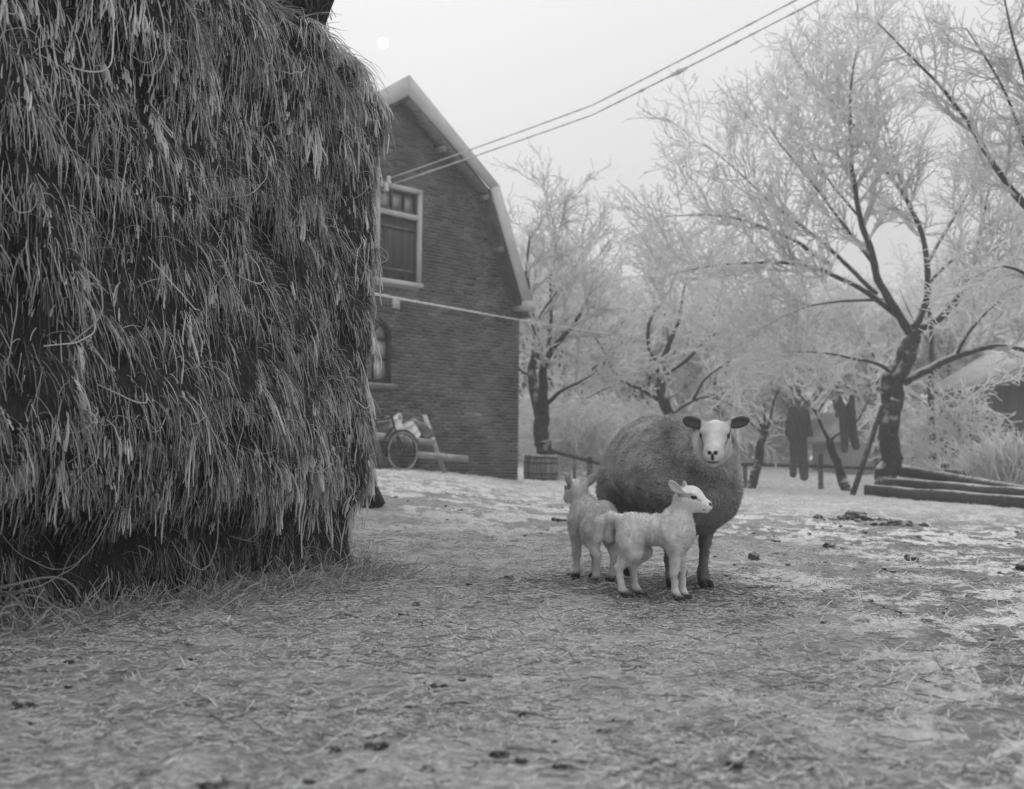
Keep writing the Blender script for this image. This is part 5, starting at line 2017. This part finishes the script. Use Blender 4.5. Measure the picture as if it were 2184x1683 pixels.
def barrel(u, v, y, r, h, label, tilt=0.0):
    p = at(u, v, y)
    p[2] = float(base_h(p[0], p[1])) - 0.03
    root = empty('barrel', p, label, 'barrel', 'old barrels by the barn corner')
    ns = 16
    zs = np.linspace(0, h, 9)
    rr = r * (0.88 + 0.12 * np.sin(np.pi * (zs / h)))
    for k in range(ns):
        a0, a1 = 2 * math.pi * k / ns + 0.012, 2 * math.pi * (k + 1) / ns - 0.012
        am = (a0 + a1) / 2
        vs = []
        for rr_, off in ((rr, 0.0), (rr, -0.022)):
            for a in (a0, am, a1):
                vs.append(np.stack([(rr_ + off) * np.cos(a), (rr_ + off) * np.sin(a), zs], -1))
        vs = np.array(vs)
        g = Geo()
        n_ = len(zs)
        q = []
        for c_ in ((0, 1), (1, 2), (5, 4), (4, 3), (2, 5), (3, 0)):
            for z in range(n_ - 1):
                q.append((c_[0] * n_ + z, c_[1] * n_ + z, c_[1] * n_ + z + 1, c_[0] * n_ + z + 1))
        t_ = n_ - 1
        q += [(0 * n_ + t_, 1 * n_ + t_, 4 * n_ + t_, 3 * n_ + t_), (1 * n_ + t_, 2 * n_ + t_, 5 * n_ + t_, 4 * n_ + t_)]
        g.add(vs.reshape(-1, 3), q, tone=0.8 + 0.5 * random.random())
        o = g.build('stave', M_BAR, tone=True)
        o.parent = root
    for zz in (0.06, h * .3, h * .7, h - 0.06):
        rz_ = r * (0.88 + 0.12 * math.sin(math.pi * zz / h)) + 0.004
        o = Geo().lathe([(rz_, zz - .022), (rz_ + .006, zz - .02), (rz_ + .006, zz + .02), (rz_, zz + .022)], 32).build('hoop', M_IRON)
        o.parent = root
    o = Geo().lathe([(0.001, h - .05), (r * .86, h - .05), (r * .86, h - .075), (0.001, h - .075)], 24).build('barrel_lid', M_RACK)
    o.parent = root
    return root


barrel(1161, 1020, 24.3, 0.29, 0.56, 'squat wooden barrel with dark hoops at the foot of the tree by the barn')
barrel(1136, 1020, 24.9, 0.20, 0.57, 'narrower dark barrel half hidden behind the squat one near the barn corner')

# ------------------------------------------------------------------ fence with one rail and rimed netting
M_RAIL = mat('dark_rail', 0.04, 0.09, 8, 0.9, 0.4, 40, frost=0.7, fmin=.5)
rp = [at(1180, 962, 25.4), at(1258, 984, 25.9), at(1292, 992, 26.2), at(1450, 990, 27.0), at(1590, 990, 27.8), at(1752, 995, 27.4), at(1878, 999, 26.8), at(2050, 1006, 26.0)]
fence = empty('garden_fence', rp[3] * np.array([1, 1, 0]), 'low fence with one dark rail and rime covered netting behind the ewe', 'fence')
for a, b in zip(rp[:-1], rp[1:]):
    adopt(fence, Geo().beam(a, b, 0.05, 0.085).build('rail', M_RAIL))
tops = {1: 0.10, 3: .05, 5: 0.30, 4: .02, 6: .12, 7: .1}
for k, p in enumerate(rp):
    b = np.array([p[0], p[1] + 0.07, float(base_h(p[0], p[1])) - 0.1])
    t = np.array([p[0], p[1] + 0.07, p[2] + tops.get(k, .05)])
    adopt(fence, Geo().tubes(np.array([b, t]), np.array([.07, .06]), 8, cap=True).build('post', M_RAIL))
# netting: hexagonal mesh thick with rime
segs = []
for a, b in zip(rp[:-1], rp[1:]):
    L = np.linalg.norm((b - a)[:2])
    nx = int(L / 0.042)
    for q in range(nx):
        u0, u1 = q / nx, (q + 1) / nx
        p0, p1 = a * (1 - u0) + b * u0, a * (1 - u1) + b * u1
        z0 = float(base_h(p0[0], p0[1]))
        hgt = p0[2] - 0.05 - z0
        nz_ = max(3, int(hgt / 0.042))
        for r_ in range(nz_):
            f0, f1 = r_ / nz_, (r_ + 1) / nz_
            A_ = np.array([p0[0], p0[1] - .03, z0 + hgt * f0])
            B_ = np.array([p1[0], p1[1] - .03, z0 + hgt * f1])
            C_ = np.array([p1[0], p1[1] - .03, z0 + hgt * f0])
            D_ = np.array([p0[0], p0[1] - .03, z0 + hgt * f1])
            segs.append((A_, B_) if (q + r_) % 2 else (C_, D_))
            if random.random() < 0.5:
                segs.append((A_, D_))
SP = np.array(segs) + rng.normal(0, .006, (len(segs), 2, 3)) * np.array([1, .3, 1])
net = Geo().tubes(SP, np.full((len(SP), 2), 0.0042), 3).build('netting', mat('rimed_netting', 0.35, 0.5, 4, 0.95))
net['kind'] = 'stuff'
adopt(fence, net)

# ------------------------------------------------------------------ beams stacked by the big tree
def log(name, px0, y0, px1, y1, w, h, label, m=None, roundish=False, group='beams by the big tree'):
    a, b = at(*px0, y0), at(*px1, y1)
    g = Geo()
    n = 22
    if roundish:
        P = np.array([a * (1 - t) + b * t for t in np.linspace(0, 1, n)])
        Rr = np.linspace(w, h, n) * (1 + 0.10 * (noise3(np.arange(n) * .7, 0, 0, 6) - .5))
        g.tubes(P, Rr, 10, cap=True)
        sm_ = True
    else:
        e = unit(b - a)
        sd = unit(np.cross(e, [0, 0, 1.0]))
        upv = np.cross(sd, e)
        ring = []
        for t in np.linspace(0, 1, n):
            c = a * (1 - t) + b * t + upv * .02 * (noise3(t * 6, w * 50, 0, 3) - .5) + sd * .04 * (noise3(t * 4, w * 50, 0, 4) - .5)
            jw, jh = w / 2 * (1 + .05 * random.uniform(-1, 1)), h / 2 * (1 + .05 * random.uniform(-1, 1))
            ch = 0.2
            for x, z in ((-1, -1 + ch), (-1 + ch, -1), (1 - ch, -1), (1, -1 + ch), (1, 1 - ch), (1 - ch, 1), (-1 + ch, 1), (-1, 1 - ch)):
                ring.append(c + sd * x * jw + upv * z * jh)
        k = 8
        ring = np.array(ring)
        q = [(i_ * k + j_, i_ * k + (j_ + 1) % k, (i_ + 1) * k + (j_ + 1) % k, (i_ + 1) * k + j_) for i_ in range(n - 1) for j_ in range(k)]
        g.add(ring, q)
        for base in (0, (n - 1) * k):
            c = ring[base:base + k].mean(0)
            g.add(np.vstack([c[None], ring[base:base + k]]), tris=[(0, 1 + j_, 1 + (j_ + 1) % k) for j_ in range(k)])
        sm_ = False
    o = g.build(name, m or M_TAR, smooth=sm_)
    return tag(o, label, 'beam', group)


log('timber_beam', (1857, 1046), 22.0, (2240, 1081), 14.6, 0.24, 0.205, 'lowest front beam of the pile, its square end nearest the leaning pole')
log('timber_beam', (1897, 1030), 22.6, (2250, 1062), 15.1, 0.26, 0.19, 'upper dark beam lying on top of the pile right of the big tree')
log('tapered_log', (1918, 1003), 23.6, (2200, 1046), 16.4, 0.13, 0.05, 'tapered log with a cut end lying behind the two dark beams', roundish=True)
log('short_log', (1995, 1008), 24.6, (2062, 1013), 23.6, 0.11, 0.12, 'short thick log with a round dark end behind the pile', roundish=True)
st = at(2016, 1012, 24.4)
st[2] = float(base_h(st[0], st[1]))
tag(Geo().tubes(np.array([st - [0, 0, .05], st + [0, 0, 0.62]]), np.array([.10, .09]), 10, cap=True).build('stump_post', M_TAR), 'dark stumpy post standing behind the short log', 'post')

# pole leaning on the big tree
a, b = ground_at(1817, 1050), at(1882, 866, 22.55)
a = at(1817, 1050, 21.6)
a[2] = float(base_h(a[0], a[1])) - .03
tag(Geo().tubes(np.array([a, b]), np.array([0.055, 0.045]), 8, cap=True).build('pole', M_TAR, smooth=True), 'long dark pole leaning against the trunk of the big tree', 'pole')

# ------------------------------------------------------------------ work clothes hung out to freeze
def garment(name, label, u0, v0, y, prims, rz, tone=(0.06, 0.10)):
    c = at(u0, v0, y)
    root = empty(name, c, label, 'work clothes', 'frozen washing in the orchard', rz)
    F = Field((-0.42, -0.14, -1.75), (0.42, 0.14, 0.06), 0.016)
    F.frame()
    for a, b, ra, rb in prims:
        F.rc((a[0], a[1] * 1.0, a[2]), (b[0], b[1], b[2]), ra, rb, 0.03)
    V, Q = F.surface()
    fold = np.sin(V[:, 0] * 46 + 3 * fbm(V[:, 0] * 3, V[:, 2] * 2, 0, 2, 9) * 3) * 0.010 + (fbm(V[:, 0] * 12, V[:, 1] * 12, V[:, 2] * 5, 2, 8) - .5) * 0.04
    V[:, 1] = V[:, 1] * 0.55 + fold * np.sign(-V[:, 1] - 1e-6) * -1
    me = raw_mesh('cloth', V, Q, None, True)
    o = bpy.data.objects.new('cloth', me)
    me.materials.append(mat('work_cloth', tone[0], tone[1], 4, 0.9, 0.25, 60, frost=0.25, fmin=.6))
    COL.objects.link(o)
    o.parent = root
    return root


k = 25.0 / FPX
garment('boiler_suit', 'dark boiler suit hanging stiff with both sleeves down, larger of the two garments', 1703, 872, 25.0, [
    ((-.13, 0, -.02), (.13, 0, -.02), .06, .06), ((-.11, 0, -.06), (-.12, 0, -.62), .12, .12), ((.10, 0, -.06), (.06, 0, -.62), .13, .13), ((0, 0, -.1), (-.02, 0, -.7), .12, .13),
    ((-.17, 0, -.04), (-.22, -.02, -.30), .07, .075), ((-.22, -.02, -.30), (-.25, -.03, -.54), .075, .065),
    ((.15, 0, -.04), (.21, -.02, -.30), .08, .085), ((.21, -.02, -.30), (.25, -.03, -.54), .08, .075),
    ((-.10, 0, -.6), (-.11, .02, -1.0), .11, .085), ((-.11, .02, -1.0), (-.12, .03, -1.42), .085, .075),
    ((.05, 0, -.6), (.09, 0, -1.0), .12, .10), ((.09, 0, -1.0), (.12, 0, -1.46), .10, .10)], 0.1)
garment('dungarees', 'smaller pair of dungarees with hanging straps between slanting tree and leaning pole', 1805, 846, 24.0, [
    ((-.12, 0, -.03), (-.06, 0, -.30), .045, .06), ((.12, 0, 0.0), (.10, 0, -.35), .055, .07), ((-.14, 0, -.1), (-.20, 0, -.40), .05, .03),
    ((-.05, 0, -.34), (.08, 0, -.34), .09, .09), ((-.06, 0, -.4), (-.05, 0, -.8), .10, .085), ((-.05, 0, -.8), (-.04, 0, -1.10), .085, .075),
    ((.09, 0, -.2), (.12, 0, -.7), .09, .09), ((.12, 0, -.7), (.19, 0, -1.04), .09, .08)], -0.1)
cable('washing_line', [at(1628, 905, 26.9), at(1690, 873, 25.05), at(1718, 872, 25.0), at(1796, 845, 24.05), at(1815, 841, 23.95), at(1884, 838, 22.9)], 0.008, 'washing line from the pollard to the big tree holding the frozen clothes', 'rope', 60)

# ------------------------------------------------------------------ buildings far behind the orchard
def shed(name, label, px, y, w, d, eave, ridge, rz, m_wall, m_roof=M_TILE):
    p = at(*px, y)
    p[2] = float(base_h(p[0], p[1])) - 0.2
    root = empty(name, p, label, 'shed', None, rz)
    pr = [(-w / 2, 0), (w / 2, 0), (w / 2, eave), (0, ridge), (-w / 2, eave)]
    g = Geo().prism([np.array([x, -d / 2, z]) for x, z in pr], np.array([0, d, 0]))
    o = g.build('wall', m_wall)
    o.parent = root
    for sg in (-1, 1):
        a, b = np.array([0, -d / 2 - .25, ridge + .05]), np.array([sg * (w / 2 + .35), -d / 2 - .25, eave - (ridge - eave) * .35 / (w / 2) + .05])
        g = Geo().prism([a, b, b + [0, 0, .12], a + [0, 0, .12]], np.array([0, d + .5, 0]))
        o = g.build('roof', m_roof)
        o.parent = root
    o = Geo().box((w * .1, -d / 2 - .02, 0.95), (.9, .05, 1.9)).build('door', M_SHUT)
    o.parent = root
    return root


M_SHEDW = mat('shed_boards', 0.04, 0.08, 2, 0.9, stretch=(6, 6, .3))
shed('garden_shed', 'grey shed far behind the hung dungarees and leaning pole', (1835, 960), 42, 2.4, 3.0, 1.4, 2.2, 0.15, mat('pale_boards', 0.2, 0.27, 2, 0.9, stretch=(6, 6, .3)), mat('grey_shed_roof', 0.16, 0.24, 3, 0.9))
shed('farm_outhouse', 'dark outhouse with low eaves behind the reeds at the right edge', (2318, 990), 31.0, 5.6, 5.0, 2.95, 4.5, 0.2, M_SHEDW, mat('dark_shed_roof', 0.05, 0.09, 3, 0.9, frost=0.25))

# ------------------------------------------------------------------ frosted undergrowth
def bush(name, label, px, y, h, w, n, kind, rg, cat='shrub', group=None):
    p = at(*px, y)
    p[2] = float(base_h(p[0], p[1]))
    root = empty(name, p, label, cat, group)
    g = Geo()
    a = rg.uniform(0, 2 * math.pi, n)
    if kind == 'reed':
        m = 8
        P = np.zeros((n, m, 3))
        P[:, 0] = np.stack([rg.normal(0, w * .30, n).clip(-w * .5, w * .5), rg.normal(0, w * .25, n), -0.02 * np.ones(n)], -1)
        d = unit(np.stack([np.cos(a) * .25, np.sin(a) * .25, np.ones(n)], -1))
        L = h * rg.uniform(0.5, 1.15, n)
        bend = rg.uniform(0.0, 0.26, n)[:, None] * np.stack([np.cos(a), np.sin(a), -0.6 * np.ones(n)], -1)
        for q in range(1, m):
            P[:, q] = P[:, q - 1] + d * (L / (m - 1))[:, None]
            d = unit(d + bend * (0.3 + q / m))
        R = rg.uniform(0.004, 0.0075, (n, 1)) * np.array([.8, .9, 1, 1, 1.1, 1.5, 1.8, .5])
        g.tubes(P, R, 4, tone=rg.uniform(.8, 1.1, n))
        o = g.build('reed_stem', M_TWIG, tone=True)
        o['kind'] = 'stuff'
        o.parent = root
    else:
        b = np.stack([rg.normal(0, .06, n), rg.normal(0, .06, n), rg.uniform(0, h * .75, n)], -1)
        t = unit(np.stack([np.cos(a), np.sin(a), rg.uniform(0.1, 1.0, n)], -1))
        P1, R1 = shoots(b, t, np.full(n, .02), 1, w * .62, 18, 7, .02, .012, .15, rg, droop=.10 if kind == 'droop' else 0)
        b, t, r = pick(P1, R1, .13, rg, .15)
        P2, R2 = shoots(b, t, r, 1, w * .26, 45, 5, .0, .010, .18, rg, droop=.12 if kind == 'droop' else 0)
        b, t, r = pick(P2, R2, .10, rg, .1)
        P3, R3 = shoots(b, t, r, 1, w * .11, 45, 4, .0, .009, .2, rg, droop=.1)
        for P, R in ((P1, R1), (P2, R2), (P3, R3)):
            g.tubes(P, R, 3, tone=rg.uniform(.8, 1.1, len(P)))
        st_ = Geo().tubes(np.array([[0, 0, -.05], [0.02, 0, h * .5], [0, .02, h * .8]]), np.array([.05, .04, .015]), 6)
        o = st_.build('trunk', M_BARK)
        o.parent = root
        o = g.build('crown', M_TWIG, tone=True)
        o.parent = root
    return root


rg = np.random.default_rng(301)
bush('reed_clump', 'tall clump of rimed reeds with bent plumes at the right edge', (2168, 1030), 20.5, 1.25, 1.2, 800, 'reed', rg, 'reeds')
bush('reed_clump', 'lower clump of rimed reeds in front of the dark outhouse', (2090, 1020), 24.5, 0.9, 1.4, 500, 'reed', rg, 'reeds')
bush('weeping_shrub', 'rimed shrub with drooping sprays between thin tree and outhouse', (2045, 1010), 26.5, 2.3, 1.7, 45, 'droop', rg)
bush('thicket_shrub', 'rimed shrub filling the gap right of the big tree trunk', (1945, 1005), 33.0, 1.7, 2.0, 40, 'up', rg)
p_first = bush('undergrowth_shrub', 'pale rimed shrub in the fog under the orchard trees', (1225, 990), 31.0, 1.9, 2.4, 60, 'up', rg, group='shrubs under the orchard trees')
for q, (u, y, sc) in enumerate([(1300, 35, 1.0), (1370, 40, 1.15), (1440, 44, 1.2), (1545, 46, 1.1), (1650, 48, 1.3), (1720, 52, 1.3), (1600, 56, 1.5), (1900, 46, 1.3), (2010, 44, 1.2), (1150, 40, 1.2)]):
    p = at(u, 990, y)
    copy_thing(p_first, (p[0], p[1], float(base_h(p[0], p[1]))), q * 1.3, sc, None, 'shrubs under the orchard trees')

# ------------------------------------------------------------------ clods, leaves and the root tangle in the yard
M_CLOD = mat('frozen_mud', 0.03, 0.09, 16, 0.95, 0.6, 60, frost=0.6, fmin=.55)


def clod(u, v, r, flat, label, seed, cat='clod', group='frozen clods on the yard'):
    p = ground_at(u, v)
    th = np.linspace(0, 2 * math.pi, 17)[:-1]
    ph = np.linspace(-math.pi / 2, math.pi / 2, 9)
    T_, Ph = np.meshgrid(th, ph)
    d = np.stack([np.cos(T_) * np.cos(Ph), np.sin(T_) * np.cos(Ph), np.sin(Ph)], -1).reshape(-1, 3)
    q = d * r * (0.7 + 0.6 * fbm(d[:, 0] * 1.7 + seed, d[:, 1] * 1.7, d[:, 2] * 1.7, 3, seed) + 0.5 * (noise3(d[:, 0] * 4 + seed, d[:, 1] * 4, d[:, 2] * 4, 9) - .5))[:, None] * np.array([1, 1, flat])
    i_ = np.arange(8)[:, None] * 16
    j_ = np.arange(16)[None]
    Q = np.stack([i_ + j_, i_ + (j_ + 1) % 16, i_ + 16 + (j_ + 1) % 16, i_ + 16 + j_], -1).reshape(-1, 4)
    g = Geo().add(q, Q)
    o = g.build('mud_clod', M_CLOD, smooth=True)
    o.location = p + np.array([0, 0, r * flat * .45])
    return tag(o, label, cat, group)


clod(1608, 1196, .034, .9, 'round dark clod flecked with rime right of the ewe', 3)
clod(1770, 1166, .042, .7, 'larger of two dark clods lying side by side', 4)
clod(1800, 1170, .030, .7, 'smaller of two dark clods lying side by side', 5)
clod(1943, 1197, .042, .6, 'dark clod alone in the rimed turf on the right', 6)
clod(1655, 1153, .036, .5, 'flat grey clod between the ewe and the pair of clods', 7)
# two low heaps of broken dark earth: a mound of crumbs each
def earth_heap(u, v, rx, ry, n, label, rg):
    p = ground_at(u, v)
    root = empty('earth_heap', p, label, 'earth heap', 'frozen clods on the yard')
    th = np.linspace(0, 2 * math.pi, 11)[:-1]
    ph = np.linspace(-math.pi / 2, math.pi / 2, 6)
    T_, Ph = np.meshgrid(th, ph)
    d = np.stack([np.cos(T_) * np.cos(Ph), np.sin(T_) * np.cos(Ph), np.sin(Ph)], -1).reshape(-1, 3)
    i_ = np.arange(5)[:, None] * 10
    j_ = np.arange(10)[None]
    Q = np.stack([i_ + j_, i_ + (j_ + 1) % 10, i_ + 10 + (j_ + 1) % 10, i_ + 10 + j_], -1).reshape(-1, 4)
    g = Geo()
    for k in range(n):
        a, q = rg.uniform(0, 6.28), abs(rg.normal(0, .45))
        c = np.array([math.cos(a) * rx * q, math.sin(a) * ry * q, 0.0])
        c[2] = float(ground_h(p[0] + c[0], p[1] + c[1])) - p[2] + .05 * max(0, 1 - q) * rg.uniform(0, 1)
        r = rg.gamma(3, .0055)
        v = d * r * (0.6 + 0.8 * noise3(d[:, 0] * 1.6 + k * 7, d[:, 1] * 1.6, d[:, 2] * 1.6, 3))[:, None] * np.array([1.2, 1, .75])
        g.add(v + c, Q)
    o = g.build('earth_crumbs', M_CLOD, smooth=True)
    o['kind'] = 'stuff'
    o.parent = root


rg = np.random.default_rng(77)
earth_heap(1825, 1110, .42, .18, 150, 'long low heap of broken dark earth in front of the beams', rg)
earth_heap(1915, 1122, .40, .16, 110, 'broad patch of dark earth right of the long low heap', rg)
# crumbs of mud and dung trodden into the yard
n = 2600
x, y = scatter(n, 2.0, 11)
keep = rng.random(n) < (0.15 + 0.85 * frostiness(x, y)) * smooth(0.42, 0.6, fbm(x * 1.3, y * 1.3, 0, 3, 61))
x, y = x[keep], y[keep]
oc = np.array([(1, 0, 0), (0, 1, 0), (-1, 0, 0), (0, -1, 0), (0, 0, 1), (0, 0, -1)], float)
ot = np.array([(0, 1, 4), (1, 2, 4), (2, 3, 4), (3, 0, 4), (1, 0, 5), (2, 1, 5), (3, 2, 5), (0, 3, 5)])
g = Geo()
for a, b in zip(x, y):
    r = min(rng.gamma(2, .0055), .024)
    g.add(oc * r * rng.uniform(.6, 1.3, (6, 1)) * [1.3, 1, .7] @ np.array(rotm(rng.uniform(0, 6))).T + [a, b, float(ground_h(a, b)) + r * .2], tris=ot)
tag(g.build('mud_crumbs', M_CLOD, smooth=True), 'small dark crumbs of frozen mud trodden into the yard', 'mud', None, 'stuff')
clod(1195, 1108, .085, .3, 'dark dung heap left of the lamb seen from behind', 10)
clod(860, 1311, .020, .6, 'small dark clod in the straw between haystack and lambs', 11)
clod(2180, 1216, .035, .6, 'dark clod at the right edge of the yard', 12)
clod(1218, 1228, .018, .6, 'little dark clod behind the front foot of the dingy lamb', 13)
clod(985, 1460, .010, .7, 'tiny dark crumb just right of the curled leaf', 14)

# curled dark leaf
p = ground_at(928, 1478)
nu, nv = 9, 6
V, Q = [], []
for a in range(nu):
    for b in range(nv):
        x = (a / (nu - 1) - .5) * .062
        wv = .020 * math.sin(math.pi * min(max(a / (nu - 1), .06), .97)) ** .7
        y = (b / (nv - 1) - .5) * 2 * wv
        V.append((x, y, 16.0 * x * x + 14 * y * y + .004 * math.sin(a * 2.1)))
for a in range(nu - 1):
    for b in range(nv - 1):
        Q.append((a * nv + b, (a + 1) * nv + b, (a + 1) * nv + b + 1, a * nv + b + 1))
V = np.array(V)
g = Geo().add(V, Q).add(V + [0, 0, .0012], [q[::-1] for q in Q])
lf = g.build('fallen_leaf', mat('dead_leaf', 0.02, 0.05, 30, 0.8), smooth=True)
lf.location = p + np.array([0, 0, .006])
lf.rotation_euler = (0.25, 0.1, 0.2)
tag(lf, 'curled dark leaf lying on the straw in the foreground', 'leaf')

# tangle of rimed roots at the left edge
rg = np.random.default_rng(401)
p = ground_at(40, 1345)
root = empty('root_tangle', p, 'tangle of rimed twigs and roots lying at the left edge before the haystack', 'twigs')
n, m = 34, 8
P = np.zeros((n, m, 3))
hub = np.array([-0.02, 0.0, 0.10])
a = rg.uniform(-0.3, 2 * math.pi - .3, n)
P[:, 0] = hub + rg.normal(0, .03, (n, 3))
d = unit(np.stack([np.cos(a), np.sin(a) * .7, rg.uniform(-.9, .25, n)], -1))
L = rg.uniform(.10, .34, n)
for q in range(1, m):
    P[:, q] = P[:, q - 1] + d * (L / (m - 1))[:, None]
    d = unit(d + rg.normal(0, .22, (n, 3)) + np.array([0, 0, -.10]))
    P[:, q, 2] = np.maximum(P[:, q, 2], .004)
R = rg.uniform(.002, .0048, (n, 1)) * np.linspace(1, .6, m)
o = Geo().tubes(P, R, 5, tone=rg.uniform(.5, .8, n)).build('twig_mass', M_TWIG, tone=True, smooth=True)
o['kind'] = 'stuff'
o.parent = root

# ------------------------------------------------------------------ the haze
hm = bpy.data.materials.new('haze')
hm.use_nodes = True
hm.node_tree.nodes.clear()
pv = hm.node_tree.nodes.new('ShaderNodeVolumePrincipled')
pv.inputs['Color'].default_value = (1, 1, 1, 1)
pv.inputs['Density'].default_value = 0.0030
pv.inputs['Anisotropy'].default_value = 0.2
ho_ = hm.node_tree.nodes.new('ShaderNodeOutputMaterial')
hm.node_tree.links.new(pv.outputs[0], ho_.inputs['Volume'])
hz = Geo().box((0, 0, 6.0), (480, 480, 15.6)).build('haze', hm)
tag(hz, 'thin winter fog lying over yard, barn and orchard', 'haze', None, 'stuff')
